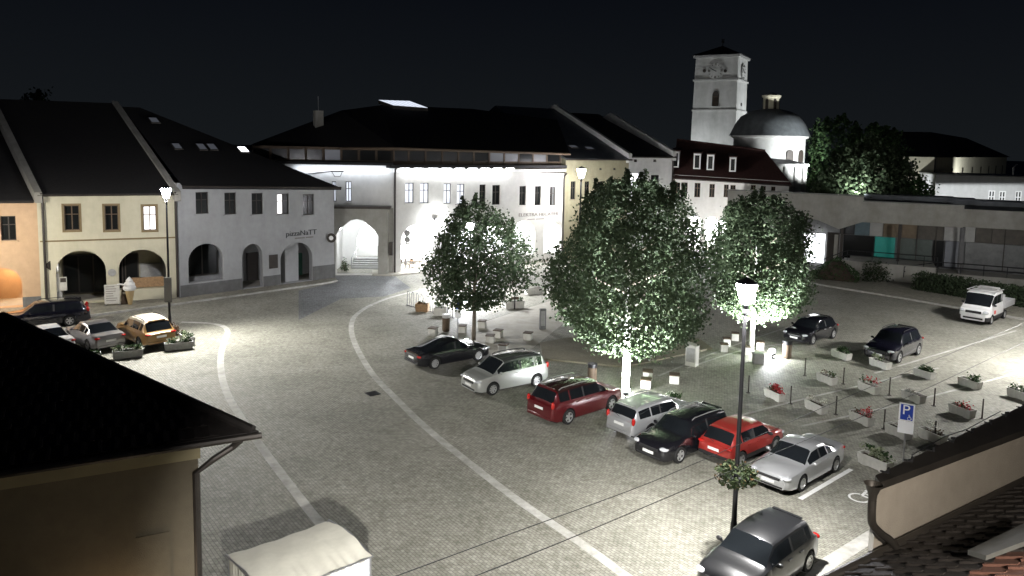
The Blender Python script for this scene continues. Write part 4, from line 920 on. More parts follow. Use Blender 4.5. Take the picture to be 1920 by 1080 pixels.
# terrace with stone faced wall, ramp, rails
tf = -2.2
T0, T1, T2 = h.uz(1592,490,tf)[0], h.uz(1755,500,tf)[0], L+2
zter = h.uz(1700,498,tf)[1]
b = MB(); b.box(T0, T1, tf, yb+.29, 0, zter); b.build('terrace_wall', M['stone' if 0 else 'concrete'], h.e)
b = MB(); b.box(T1+.003, T2, tf+1.6, yb+.29, 0, zter*.62); b.build('terrace_wall', M['concrete'], h.e)
b = MB(); b.vprism([(T0-3.6, 0), (T0-.003, 0), (T0-.003, zter), (T0-.9, zter)], tf+.3, tf+.6); b.build('stair_cheek', M['concrete'], h.e)
for k in range(9):
    b = MB(); b.box(T0-3.4+k*.36, T0-.004, tf+.7, tf+2.4, zter*k/9+.002, zter*(k+1)/9); b.build('step', M['stonegrey'], h.e)
def rail(pts, hgt, nrails=2, post=1.8, m=M['black']):
    b = MB(); pts = [Vector(p) for p in pts]
    for j in range(nrails):
        z_ = hgt*(1-j*.45); b.tube([(p.x, p.y, p.z+z_) for p in pts], .05, 6)
    for p, q in zip(pts, pts[1:]):
        n = max(1, int((q-p).length/post))
        for k in range(n+1):
            w_ = p.lerp(q, k/n); b.tube([(w_.x, w_.y, w_.z), (w_.x, w_.y, w_.z+hgt)], .035, 6)
    return b.build('railing', m, h.e)
rail([(T0-3.4, tf+.5, .1), (T0-.2, tf+.5, zter), (T1-1, tf+.15, zter), (T1+.1, tf+.15, zter)], 1.0)
rail([(T1-2.6, tf-.02, .6), (T1+.3, tf+1.7, zter*.62), (T2, tf+1.7, zter*.62)], 1.0)
MOD = h

# ------------------------------------------------------------------ house in the lower left corner (close to the camera)
E0, E1 = G(485,808,6.0), G(0,880,6.0)
ud = (E0-E1); ud.z = 0; ud.normalize(); nd = Vector((-ud.y, ud.x, 0))
wcor = G(371,852,5.6)                           # top of the wall at the visible corner
wa = wcor-ud*14; wa.z = 0; wb = wcor.copy(); wb.z = 0
h = House('corner_house', 'brown plastered house close to the camera with a black tiled hipped roof', 'house', wa, wb)
L = h.L; eo = (E0-h.A); euL = eo.dot(h.U); ey = eo.dot(h.N)
print('corner house eave', euL, ey, L)
b = MB(); D = 10; b.prism([(0, 0), (L, 0), (L-5.4, 5.2), (0, 5.2)], 0, 5.84); b.build('wall', M['ochrebrown'], h.e)
b = MB(); b.box(-.1, L+.04, -.14, -.003, 5.56, 5.84); b.build('cornice', M['cornice'], h.e)
k = math.tan(R(20)); u1 = euL; y0 = ey
DD = D+2*abs(ey) if ey < 0 else D
mid = y0+(DD)/2; zr = 6+k*(mid-y0)
b = MB(); vs = [(-1, y0, 6), (u1, y0, 6), (u1-(mid-y0), mid, zr), (-1, mid, zr)]
b.add(vs+[(v[0], v[1], 5.85) for v in vs], [(0, 1, 2, 3), (7, 6, 5, 4), (0, 4, 5, 1), (1, 5, 6, 2), (2, 6, 7, 3), (3, 7, 4, 0)])
rf = b.build('roof', M['tile'], h.e)
b = MB(); b.tube([(-1, y0-.07, 5.92), (u1+.05, y0-.07, 5.92)], .075, 8); b.build('gutter', M['gutter'], rf)
b = MB(); b.tube([(vs[1][0]-.12, vs[1][1]+.02, vs[1][2]+.03), (vs[2][0]-.1, vs[2][1], vs[2][2]+.03)], .11, 8); b.build('hip_cap', M['tile'], rf)
# individual tiles on the front slope
tw_, th_ = .30, .36; cs = math.cos(R(20)); sn = math.sin(R(20))
tm = bpy.data.meshes.new('tile')
q = MB(); q.box(0, tw_*.97, 0, .40, .0, .022); q.box(tw_*.38, tw_*.60, -.004, .39, .022, .05)
o_ = q.build('tile', M['tile']); tm = o_.data; bpy.data.objects.remove(o_)
spots = []
for r_ in range(0, 15):
    sy = r_*th_; nmax = int((u1-sy*cs-.60)/tw_)
    for c_ in range(max(0, nmax-44), nmax):
        spots.append((c_*tw_+.02+(.15 if r_ % 2 else 0), y0+sy*cs, 6+sy*sn, r_))
def slope_mat(u, y, z): return Matrix.Translation((u, y, z+.012+.02)) @ Matrix.Rotation(R(20), 4, 'X') @ Matrix.Rotation(R(-2.5+rng.uniform(-.5, .5)), 4, 'X') @ Matrix.Rotation(R(rng.uniform(-.6, .6)), 4, 'Z')
A3 = Matrix.Translation(h.A) @ Matrix.Rotation(math.atan2(h.U.y, h.U.x), 4, 'Z')
def vis(sp): 
    w = A3 @ Vector(sp[:3]); d = (w-Vector((0, 0, CAMH))); cc = d.dot(fwd); px = 960+FPX*d.dot(cx_)/cc; py = CYP-FPX*d.dot(cy_)/cc
    return px > -20, d.length
sps = sorted([s_ for s_ in spots if vis(s_)[0]], key=lambda s_: vis(s_)[1])
q = MB()
for i, s_ in enumerate(sps):
    mw = slope_mat(*s_[:3])
    if i < 290:
        t_ = bpy.data.objects.new('tile', tm); C.objects.link(t_); t_.parent = rf; t_.matrix_local = mw
    else:
        q.add([tuple(mw @ v.co) for v in tm.vertices], [tuple(f.vertices) for f in tm.polygons])
if q.v: stuff(q.build('roof_tiles', M['tile'], rf))
print('tiles', len(sps))
b = MB(); e_ = h.uz(424,835, ey)[0]
b.tube([(L+.85, y0-.02, 5.86), (L+.7, y0*.6, 5.70), (L+.3, -.15, 5.5), (L-.05, -.13, 5.25), (L-.05, -.13, 0)], .075, 10); b.build('downpipe', M['gutter'], h.e)
b = MB(); b.box(L-1.25, L-.6, -.03, -.003, 2.3, 4.0); b.build('wall_cabinet', M['ochrebrown'], h.e)
# warm wall lamp low on the same wall, below the picture
u_ = h.uz(230,1120)[0]; b = MB(); b.bbox(u_-.1, u_+.1, -.3, -.12, 1.55, 1.8, .02); b.box(u_-.03, u_+.03, -.12, 0, 1.65, 1.7); wl = b.build('wall_lamp', M['black'], h.e)
b = MB(); b.box(u_-.08, u_+.08, -.29, -.13, 1.83, 1.84); b.build('lamp_glass', M['tubelamp'], wl)
spot(h.e, (u_, -.5, 1.95), (0, .35, 1), 14, 150, .8, (1, .70, .40), .08)

# ------------------------------------------------------------------ house in the lower right corner and the roof below the camera
zE_ = 7.85
A_, B_ = G(1668,908,zE_), G(1925,806,zE_)
h = House('side_house', 'beige house wall with dark flat eaves and snow hooks at the right edge', 'house', A_, B_)
L = h.L+1.5
def loc2(v): q = v-h.A; return q.dot(h.U), q.dot(h.N)
k0 = loc2(G(1641,889,zE_+.02)); k1 = loc2(G(1921,753,zE_+.06)); ext = lambda a, c, t: (a[0]+(c[0]-a[0])*t, a[1]+(c[1]-a[1])*t)
k2 = ext(k0, k1, 1.25); Lf = h.L*1.25; print('side roof', k0, k1, k2, h.L)
b = MB(); b.prism([(.02, .25), (Lf-.1, .25), (k2[0], k2[1]-.1), (k0[0]+.35, k0[1]+.02)], 0, zE_-.13); b.build('wall', M['beige'], h.e)
b = MB(); b.box(.02, .06, .2, .247, 0, zE_-.3); b.build('corner_strip', M['palegrey'], h.e)
f0_ = loc2(G(1650,905,zE_))
b = MB(); b.prism([f0_, (Lf, 0), k2, k0], zE_-.11, zE_)
rf = b.build('roof', M['gutter'], h.e)
hk = MB(); hk.box(-.02, .02, -.06, .10, 0, .03); hk.box(-.02, .02, -.10, -.05, 0, .13); hk.box(-.06, .06, -.085, -.065, .09, .14); o_ = hk.build('snow_hook', M['black']); hm = o_.data; bpy.data.objects.remove(o_)
for k in range(9):
    q = ext(k0, k1, .04+k*.13); o = bpy.data.objects.new('snow_hook', hm); C.objects.link(o); o.parent = rf
    o.location = (q[0], q[1]-.03, zE_+.002); o.rotation_euler = (0, 0, rng.uniform(-.5, .5)); o.scale = (.6, .6, .6)
q = [ext(k0, k1, t) for t in (.2, .4, .55, .8)]; b = MB(); b.tube([(v[0], v[1], zE_+z) for v, z in zip(q, (.05, .10, .05, .09))], .008, 5); b.build('cable', M['black'], rf)
b = MB(); b.lathe([(.05, -.16), (.06, -.05), (.11, .08), (.125, .10)], 14, (-.22, .1, zE_-.08)); hp = b.build('rain_hopper', M['gutter'], h.e, True)
pp_ = [(-.22, .1, zE_-.22), (-.21, .1, zE_-.42), (-.13, .12, zE_-.60), (.06, .1, zE_-.78), (.25, .06, zE_-.92), (.36, .03, zE_-1.08), (.38, .02, zE_-1.4)]
b = MB(); b.tube(smooth_path([Vector(p) for p in pp_], 5), .056, 12); b.build('downpipe', M['gutter'], h.e, True)
SIDE = h
# roof below the camera, sloping down to a gutter
ze = 6.75
A_, B_ = G(1560,1096,ze), G(1960,893,ze)
h = House('tiled_roof', 'dark tiled roof sloping down to a gutter at the bottom right corner', 'roof', A_, B_)
L = h.L; kk = .55                                # rises towards the camera
pl_ = lambda u, y: (u, y, ze+kk*(-y))
b = MB(); vs = [pl_(-3.2, 0), pl_(L+3, 0), pl_(L+3, -6.6), pl_(-3.2, -6.6)]
b.add(vs+[(v[0], v[1], v[2]-.15) for v in vs], [(0, 1, 2, 3), (7, 6, 5, 4), (0, 4, 5, 1), (1, 5, 6, 2), (2, 6, 7, 3), (3, 7, 4, 0)]); rf = b.build('roof', M['tile'], h.e)
b = MB(); b.box(-3.2, L+3, -6.5, -.3, 0, ze-.2); b.build('wall', M['beige'], h.e)
b = MB(); b.tube([(-3.2, .08, ze-.02), (L+3, .08, ze-.02)], .1, 10); b.build('gutter', M['gutter'], h.e)
def onr(px, py):
    d = ray(px, py); o = Vector((0, 0, CAMH))-h.A; ly, lz = o.dot(h.N), o.z; dy, dz = d.dot(h.N), d.z
    t = (ze-kk*ly-lz)/(dz+kk*dy); q = o+d*t; return q.dot(h.U), q.dot(h.N)
q0, q1, q2, q3 = onr(1812,1064), onr(1925,1008), onr(1925,1046), onr(1846,1076)
print('roof plank', q0, q1, q2, q3, 'L', L)
up = lambda q, a: (q[0], q[1], ze-kk*q[1]+a)
b = MB(); pq = [q0, q1, q2, q3]; b.add([up(q, .16) for q in pq]+[up(q, .22) for q in pq], [(3, 2, 1, 0), (4, 5, 6, 7), (0, 1, 5, 4), (1, 2, 6, 5), (2, 3, 7, 6), (3, 0, 4, 7)]); b.build('roof_board', M['tin'], h.e)
an = math.atan(kk)
q = MB(); q.box(0, .29, -.40, 0, 0, .025); q.box(.0, .06, -.39, .0, .025, .05); o_ = q.build('tile', M['tilelit']); t1 = o_.data; bpy.data.objects.remove(o_)
t2 = t1.copy(); t2.materials.clear(); t2.materials.append(M['tile'])
cnt = 0
for r_ in range(0, 13):
    for c_ in range(-2, int((L+2)/.3)):
        u_, y_ = c_*.30+(.15 if r_ % 2 else 0), -r_*.36*math.cos(an)
        w = (Matrix.Translation(h.A) @ Matrix.Rotation(math.atan2(h.U.y, h.U.x), 4, 'Z')) @ Vector((u_+.15, y_-.15, ze-kk*y_)); d = w-Vector((0, 0, CAMH)); cc = d.dot(fwd)
        if cc < 1: continue
        px = 960+FPX*d.dot(cx_)/cc; py = CYP-FPX*d.dot(cy_)/cc
        if px > 1985 or py > 1130 or cnt >= 296: continue
        red = (y_-.2 < q2[1]+(u_-q2[0])*(q3[1]-q2[1])/(q3[0]-q2[0]))  # same tiles throughout: lit ones past the board coloured red, unlit ones dark
        o = bpy.data.objects.new('tile', t1 if red else t2); C.objects.link(o); o.parent = rf; cnt += 1
        o.matrix_local = Matrix.Translation((u_, y_, ze-kk*y_+.02)) @ Matrix.Rotation(-an+R(2.5+rng.uniform(-.6, .6)), 4, 'X') @ Matrix.Rotation(R(rng.uniform(-1, 1)), 4, 'Z')
print('near tiles', cnt)

# ------------------------------------------------------------------ market tent at the bottom
zc = 2.45
a, b_, c = G(424,1041,zc), G(616,975,zc), G(711,1019,zc)
ux = (b_-a).normalized(); Lx = (b_-a).length; w_ = (c-b_); wy = w_-ux*w_.dot(ux); Wy = wy.length; wy.normalize()
t = thing('market_tent', 'beige canvas market tent with white side sheets at the bottom of the square', 'tent', (a.x, a.y, 0), math.atan2(ux.y, ux.x))
Wy = 2.25; print('tent', Lx, Wy)
N1, N2 = 60, 22; rb = MB(); vs = []
for i in range(N1+1):
    for j in range(N2+1):
        s_, q_ = i/N1, j/N2; x = s_*Lx; y = -q_*Wy
        z = zc+.13*(1-abs(2*q_-1)**1.5)-.05*math.sin(math.pi*s_)
        ed = max(0, (q_-.5)*2); z += .022*math.sin(s_*58+math.sin(s_*17)*1.6+q_*2)*ed**1.5+.012*math.sin(s_*23+q_*9)+.01*math.sin(q_*14+s_*5)*(s_ > .75)
        vs.append((x, y, z))
rb.add(vs, [(i*(N2+1)+j, (i+1)*(N2+1)+j, (i+1)*(N2+1)+j+1, i*(N2+1)+j+1) for i in range(N1) for j in range(N2)]); rb.build('roof_sheet', M['canvas'], t, True, 60)
def sheet(p, q, m, name, zt_=zc-.02, n=40):
    p, q = Vector(p), Vector(q); d = (q-p); nn = Vector((-d.y, d.x, 0)).normalized(); s_ = MB(); vs = []
    for i in range(n+1):
        o_ = nn*(.035*math.sin(i*1.9)+.02*math.sin(i*.7+1)); x_ = p+d*(i/n)
        vs += [(x_.x, x_.y, zt_), (x_.x+o_.x, x_.y+o_.y, zt_*.5), (x_.x+o_.x*1.4, x_.y+o_.y*1.4, .03)]
    s_.add(vs, [(i*3+k_, (i+1)*3+k_, (i+1)*3+k_+1, i*3+k_+1) for i in range(n) for k_ in range(2)]); return s_.build(name, m, t, True, 60)
sheet((.04, -Wy+.04, 0), (Lx-.04, -Wy+.04, 0), M['canvaswhite'], 'side_sheet'); sheet((.03, -.05, 0), (.03, -Wy+.05, 0), M['canvas'], 'end_sheet'); sheet((Lx-.03, -.05, 0), (Lx-.03, -Wy+.05, 0), M['canvas'], 'end_sheet')
for x in (.05, Lx-.05):
    for y in (-.05, -Wy+.02):
        b = MB(); b.tube([(x, y, 0), (x, y, zc)], .03, 8); b.build('leg', M['steel'], t)
b = MB(); b.tube([(0, -Wy, zc), (Lx, -Wy, zc)], .022, 6); b.tube([(Lx, 0, zc), (Lx, -Wy/2, zc+.12), (Lx, -Wy, zc)], .03, 6); b.tube([(0, 0, zc), (0, -Wy/2, zc+.12), (0, -Wy, zc)], .03, 6); b.build('roof_frame', M['steel'], t)
# ------------------------------------------------------------------ cars
def lerp_tab(tab, s):
    for (a, va), (b, vb) in zip(tab, tab[1:]):
        if s <= b:
            t = (s-a)/max(1e-6, b-a); t = min(1, max(0, t)); return va+(vb-va)*t
    return tab[-1][1]
def sm_tab(tab, s):                              # smooth (monotone-ish) interpolation
    n = len(tab)
    for i in range(n-1):
        a, va = tab[i]; b, vb = tab[i+1]
        if s <= b or i == n-2:
            h_ = max(1e-6, b-a); t = min(1, max(0, (s-a)/h_))
            d0 = (vb-tab[i-1][1])/(b-tab[i-1][0]) if i > 0 else (vb-va)/h_
            d1 = (tab[i+2][1]-va)/(tab[i+2][0]-a) if i < n-2 else (vb-va)/h_
            sl = (vb-va)/h_
            if i > 0 and (va-tab[i-1][1])*(vb-va) <= 0: d0 = 0
            if i < n-2 and (vb-va)*(tab[i+2][1]-vb) <= 0: d1 = 0
            d0 = max(-3*abs(sl), min(3*abs(sl), d0)); d1 = max(-3*abs(sl), min(3*abs(sl), d1))
            return (2*t**3-3*t*t+1)*va+(t**3-2*t*t+t)*h_*d0+(-2*t**3+3*t*t)*vb+(t**3-t*t)*h_*d1
    return tab[-1][1]
def paint_mat(name, col, metal=.35, rough=.32):
    return mat('car_paint_'+name, col, rough, metal=metal, var=0, coat=1.0, spec=.5)
WHEEL = {}
def wheel_meshes(r, spokes):
    if (r, spokes) in WHEEL: return WHEEL[r, spokes]
    w = .21; b = MB()
    b.lathe([(r*.66, -w/2), (r*.93, -w/2), (r, -w*.36), (r, w*.36), (r*.93, w/2), (r*.66, w/2), (r*.66, -w/2)], 22)
    b.v = [(v[0], v[2], v[1]) for v in b.v]; o = b.build('wheel', M['rubber'], None, True, 35); tm_ = o.data; bpy.data.objects.remove(o)
    b = MB(); rr_ = r*.67
    b.lathe([(.001, .015), (rr_, .015)], 20, mi=1); b.lathe([(rr_*.88, .07), (rr_*.9, .095), (rr_, .10), (rr_+.004, .06)], 22); b.lathe([(.001, .088), (.055, .085), (.06, .05)], 12)
    b.v = [(v[0], v[2], v[1]) for v in b.v]
    for k in range(spokes):
        a = 2*math.pi*k/spokes; ca, sa = math.cos(a), math.sin(a); w0, w1 = .035, .030 if spokes > 5 else .045
        pts = [(.04, -w0), (rr_*.92, -w1), (rr_*.92, w1), (.04, w0)]
        vs = [(p[0]*ca-p[1]*sa, y_, p[0]*sa+p[1]*ca) for y_ in (.04, .082) for p in pts]
        b.add(vs, [(0, 1, 2, 3), (7, 6, 5, 4), (0, 4, 5, 1), (1, 5, 6, 2), (2, 6, 7, 3), (3, 7, 4, 0)])
    o = b.build('rim', [M['alloy'], M['black']]); rm = o.data; bpy.data.objects.remove(o)
    WHEEL[r, spokes] = (tm_, rm); return WHEEL[r, spokes]
CARPOS = []
def car(label, kind, paint, loc, heading, L=4.5, W=1.8, H=1.48, wb=2.68, fo=.88, scale=1.0, wr=.325, spokes=5, rails=None, clad=False, roofm=None, chrome=False, steelrim=False, cat='car', name='parked_car', group='parked cars', cab=None, light=None):
    root = thing(name, label, cat, (loc.x, loc.y, 0), R(heading), group); root.scale = (scale,)*3
    hs = H; belt = H*.605 if kind != 'suv' else H*.60
    if kind == 'van': belt = 1.30
    if kind == 'sedan': cx0, rx, re, tx, bh, bt = .27*L, .42*L, .65*L, .845*L, H*.66, H*.70
    elif kind == 'lift': cx0, rx, re, tx, bh, bt = .28*L, .44*L, .60*L, .90*L, H*.66, H*.66
    elif kind == 'wagon': cx0, rx, re, tx, bh, bt = .26*L, .40*L, .90*L, .965*L, H*.65, H*.64
    elif kind == 'mpv': cx0, rx, re, tx, bh, bt = .20*L, .375*L, .90*L, .968*L, H*.62, H*.62
    elif kind == 'van': cx0, rx, re, tx, bh, bt = .20*L, .40*L, .965*L, .985*L, 1.24, 1.28
    else: cx0, rx, re, tx, bh, bt = .25*L, .40*L, .86*L, .955*L, H*.655, H*.62     # hatch, suv
    top = [(0, H*.40), (.03, H*.47), (.16, H*.535), (.45, bh*.93), (cx0, bh), (rx, H*.965), (rx+(re-rx)*.4, H), (re, H*.955 if kind not in ('lift', 'sedan') else H*.95), (tx, bt), (L-.05, bt*.965 if kind in ('sedan', 'lift') else bt*.93), (L, bt*.80)]
    if kind == 'van': top = [(0, .72), (.05, .98), (.2, 1.1), (cx0, bh), (rx, H*.96), (rx+.35, H), (re, H*.99), (tx, H*.97), (L, H*.93)]
    bel = [(0, H*.36), (.16, H*.50), (cx0, belt), (re, belt+.05), (L-.12, belt+.06), (L, belt-.06)]
    wid = [(0, .74), (.10, .87), (.35, .955), (.85, .995), (L*.5, 1.0), (L-.8, .985), (L-.25, .93), (L-.05, .87), (L, .80)]
    if kind == 'van': wid = [(0, .80), (.1, .92), (.5, 1), (L, 1)]
    rw = .72 if kind != 'van' else .90
    rof = [(0, .80), (cx0*.8, .86), (cx0, .85), (rx, rw), ((rx+re)/2, rw+.015), (re, rw-.015), (tx, .80 if kind in ('sedan', 'lift') else .76), (L, .80)]
    cl = .19 if kind not in ('suv', 'van') else .24
    AR = wr+.055; sf, sr = fo, fo+wb; arches = [sf, sr] if kind != 'van' else [sf]
    st = {0, .03, .08, .16, .28, .45, cx0, rx, re, tx, L-.12, L-.05, L}
    for a in arches:
        for kx in range(-6, 7): st.add(a+AR*math.sin(R(kx*15)))
        st.add(a-AR-.004); st.add(a+AR+.004)
    sB = rx+(re-rx)*(.40 if kind not in ('sedan', 'lift') else .42); sC = re-(.10 if kind in ('wagon', 'mpv') else -.02)
    if kind in ('wagon', 'mpv', 'suv', 'hatch'): sC = sr-.12
    wa_ = cx0+.42*(rx-cx0); we_ = {'sedan': re+.45*(tx-re), 'lift': re+.5*(tx-re)}.get(kind, re-.02)
    if kind == 'van': sB, sC, we_ = rx+.62, L-.55, L-.2
    for q in (sB-.05, sB+.05, sC-.04, sC+.04, wa_, we_, cx0+.06, rx-.05, re+.06, tx-.04, (cx0+rx)/2, (re+tx)/2): st.add(q)
    s0 = min(st)
    st = sorted(s for s in st if 0 <= s <= L)
    st = [s for i, s in enumerate(st) if i == 0 or s-st[i-1] > .0035]
    def zb(s):
        v = cl
        if s < .25: v = cl+.05*(1-s/.25)
        if s > L-.3: v = cl+.12*(s-(L-.3))/.3
        for a in arches:
            if abs(s-a) <= AR+.0005: v = max(v, wr+math.sqrt(max(0, AR*AR-(s-a)**2)))
        return v
    secs = []
    for s in st:
        zt, zs, w, wt = sm_tab(top, s), lerp_tab(bel, s), sm_tab(wid, s)*W/2, sm_tab(rof, s)*W/2
        zs = min(zs, zt-.035); b0 = zb(s); zm = max(b0+.02, cl+.24*(H/1.5)); zm = min(max(zm, b0+.015), zs-.06)
        wt = min(wt, w*.93); edge = zt-.075 if zt-zs > .16 else zs+(zt-zs)*.5
        p5 = (w*.945, zs); p6 = (wt, edge); mx = lambda t: (p5[0]+(p6[0]-p5[0])*t, p5[1]+(p6[1]-p5[1])*t)
        half = [(0, b0), (w*.90, b0), (w*.975, min(b0+.05, zm-.01)), (w, zm), (w*.985, zm+(zs-zm)*.6), p5, mx(.10), mx(.86), p6, (wt*.88, zt-.022), (0, zt)]
        secs.append([(L/2-s, y, z) for y, z in half]+[(L/2-s, -y, z) for y, z in half[-2:0:-1]])
    n = len(secs[0]); V = [v for sc in secs for v in sc]
    body = MB(); body.v = V; parts = {}
    doors = [(cx0+.25, sB, 1), (sB, sC+.06 if kind not in ('mpv', 'van') else sC, 2)]
    def put(nm, f): parts.setdefault(nm, []).append(f)
    for i in range(len(st)-1):
        sm_ = (st[i]+st[i+1])/2
        for j in range(n):
            j2 = (j+1) % n; f = (i*n+j, (i+1)*n+j, (i+1)*n+j2, i*n+j2)
            k = j if j < 10 else n-1-j; side = 'l' if j < 10 else 'r'
            mi = 0
            if k == 0: mi = 1
            elif clad and k in (1, 2): mi = 1
            elif k == 1: mi = 1 if kind != 'van' else 0
            if k == 6 and wa_ < sm_ < we_:
                if abs(sm_-sB) > .05 and abs(sm_-sC) > .04:
                    nm = 'side_window'; sect = 0 if sm_ < sB else (1 if sm_ < sC else 2); put((nm, side, sect), f); continue
                mi = 1 if abs(sm_-sB) <= .05 else 0
            if k in (8, 9) and cx0+.06 < sm_ < rx-.05: put(('windshield',), f); continue
            if k in (8, 9) and re+.06 < sm_ < tx-.04 and kind != 'van': put(('rear_window',), f); continue
            if k in (2, 3, 4, 5) and not (clad and k == 2):
                hit = [d for d in doors if d[0] < sm_ < d[1] and all(abs(sm_-a) > AR+.01 for a in arches)]
                if hit: put(('door', side, hit[0][2]), f); continue
            if k in (7, 8, 9) and roofm is not None and rx-.02 < sm_ < re+.02: mi = 2
            body.f.append(f); body.m.append(mi)
    body.f.append(tuple(range(n))); body.m.append(0); e = (len(st)-1)*n; body.f.append(tuple(e+q for q in range(n-1, -1, -1))); body.m.append(0)
    body.build('body', [paint, M['plastic'], roofm or paint], root, True, 32)
    handle = lambda s, sd: None
    for key, fs in parts.items():
        p = MB(); p.v = V; p.f = fs; p.m = [0]*len(fs)
        used = sorted({i for f in fs for i in f}); mp = {o_: i for i, o_ in enumerate(used)}; p.v = [V[i] for i in used]; p.f = [tuple(mp[i] for i in f) for f in fs]
        if key[0] == 'door':
            dd = p.build('door', paint, root, True, 32); ys = 1 if key[1] == 'l' else -1
            x1 = min(v[0] for v in p.v)+.16; q = MB(); yy = max(abs(v[1]) for v in p.v)
            zz = lerp_tab(bel, L/2-x1)-.09; q.box(x1-.10, x1+.10, ys*yy*.965, ys*(yy*.965+.035), zz-.014, zz+.014); q.build('handle', M['alloy'] if chrome else paint, dd)
        else: p.build(key[0], M['carglass'], root, True, 40)
    # lamps, grille, plates, mirrors
    zh = sm_tab(top, .16)-.075*H
    for sd in (1, -1):
        b = MB(); b.ell((L/2-.17, sd*sm_tab(wid, .17)*W/2*.80, zh), (.20, W*.105, .075 if kind != 'van' else .13), 12, 8); b.build('headlight', M['lens'], root, True, 60)
        zt_ = (bt*.90 if kind in ('sedan', 'lift') else bt*.98)-.05
        b = MB()
        if kind in ('sedan', 'lift', 'suv', 'hatch'): b.ell((-L/2+.09, sd*W*.375, zt_-.03), (.115, W*.09, .075), 12, 8)
        elif kind != 'van': b.ell((-L/2+.10, sd*W*.415, zt_+.05), (.10, .07, .17), 12, 8)
        else: b.box(-L/2-.02, -L/2+.02, sd*W*.42-.06, sd*W*.42+.06, .8, 1.0)
        b.build('tail_light', M['tail'], root, True, 60)
        b = MB(); xm = L/2-cx0-.42; b.ell((xm, sd*(W/2+.075), lerp_tab(bel, cx0+.4)+.075), (.075, .105, .07), 10, 6); b.box(xm-.02, xm+.03, sd*(W/2-.04), sd*(W/2+.03), lerp_tab(bel, cx0+.4)+.01, lerp_tab(bel, cx0+.4)+.05); b.build('mirror', paint if not clad else M['plastic'], root, True, 50)
        if rails is not None:
            b = MB(); pts = [(L/2-s, sd*sm_tab(rof, s)*W/2*.93, sm_tab(top, s)-.02+(0 if q in (0, 4) else .05)) for q, s in enumerate((rx+.12, rx+.28, (rx+re)/2, re-.30, re-.12))]
            b.tube(pts, .022, 6); b.build('roof_rail', rails, root, True)
    b = MB(); b.bbox(L/2-.06, L/2+.012, -W*.26, W*.26, H*.36, H*.44, .02); gr = b.build('grille', M['plastic'], root)
    if chrome:
        q = MB(); q.box(L/2+.012, L/2+.02, -W*.2, W*.2, H*.395, H*.41); q.build('grille_bar', M['alloy'], gr)
    b = MB(); b.bbox(L/2-.09, L/2+.006, -W*.33, W*.33, H*.165, H*.235, .02); b.build('bumper_intake', M['plastic'], root)
    b = MB(); b.box(L/2+.004, L/2+.022, -.26, .26, H*.265, H*.265+.11); b.build('license_plate', M['plate'], root)
    if kind != 'van':
        zp = bt*.66 if kind in ('sedan', 'lift') else bt*.74
        b = MB(); b.box(-L/2-.02, -L/2+.01, -.26, .26, zp-.055, zp+.055); b.build('license_plate', M['plate'], root)
        b = MB(); b.bbox(-L/2-.03, -L/2+.10, -W*.40, W*.40, cl+.12, cl+.27, .03); b.build('rear_bumper', paint if not clad else M['plastic'], root, True, 40)
        if kind in ('wagon', 'mpv', 'suv', 'hatch'):
            b = MB(); b.box(L/2-re-.06, L/2-re+.05, -rw*W*.36, rw*W*.36, H*.95, H*.972); b.build('spoiler', paint, root)
            b = MB(); b.tube([(-L/2+.02, 0, bt+.05), (-L/2+.06, .28, bt+.12)], .012, 5); b.build('wiper', M['plastic'], root)
    # dark cabin floor so light does not fall through the windows to the road
    tm_, rm_ = wheel_meshes(wr, spokes)
    for a in (sf, sr):
        for sd in (1, -1):
            w_ = bpy.data.objects.new('wheel', tm_); C.objects.link(w_); w_.parent = root; w_.location = (L/2-a, sd*(W/2-.115), wr); 
            if sd < 0: w_.rotation_euler = (0, 0, math.pi)
            r_ = bpy.data.objects.new('rim', rm_); C.objects.link(r_); r_.parent = w_; w_.rotation_euler[1] = rng.uniform(0, 1.2)
    return root
def at_wheels(front, rear, heading, W_, side, s=1.0):   # ground centre from the two wheel contact points of the side in view
    c_ = (front+rear)/2; a = R(heading+(90 if side == 'l' else -90)); return c_-Vector((math.cos(a), math.sin(a), 0))*(W_/2-.1)*s
SILV = paint_mat('silver', (.52, .53, .54), .55, .33); SILVG = paint_mat('silver_grey', (.40, .41, .39), .5, .35); BLK = paint_mat('black', (.010, .010, .013), .2, .2)
NAVY = paint_mat('navy', (.008, .008, .015), .2, .2); REDD = paint_mat('dark_red', (.10, .007, .010), .3, .3); RED = paint_mat('red', (.34, .030, .024), .2, .38)
WHT = paint_mat('white', (.75, .75, .74), 0, .35); GRY = paint_mat('grey', (.014, .0145, .016), .1, .35); YEL = paint_mat('amber', (.30, .165, .045), .2, .4); SLV2 = paint_mat('pewter', (.24, .23, .235), .5, .35)
hd = 40
car('black low fastback car parked between the stone stools and the silver people carrier', 'lift', BLK, at_wheels(G(897,677), G(810,692), 37, 1.87, 'r'), 37, 4.75, 1.87, 1.45, 2.88, .88, spokes=10, wr=.34)
car('silver people carrier with dark roof glass parked beside the black fastback', 'mpv', SILVG, at_wheels(G(921,741), G(1005,724), 215, 1.83, 'l'), 215, 4.45, 1.83, 1.66, 2.70, .90, spokes=8, wr=.325, rails=M['plastic'], roofm=mat('roof_glass', (.06, .065, .06), .15, var=0, coat=.5))
car('dark red people carrier with a glass roof parked below the floodlit tree', 'mpv', REDD, at_wheels(G(1144,770), G(1063,795), 41, 1.9, 'r'), 41, 4.78, 1.90, 1.66, 2.85, .93, spokes=5, wr=.345, rails=M['alloy'], roofm=mat('roof_glass_dark', (.03, .012, .012), .1, var=0, coat=.6))
fw_ = Vector((math.cos(R(hd)), math.sin(R(hd)), 0))
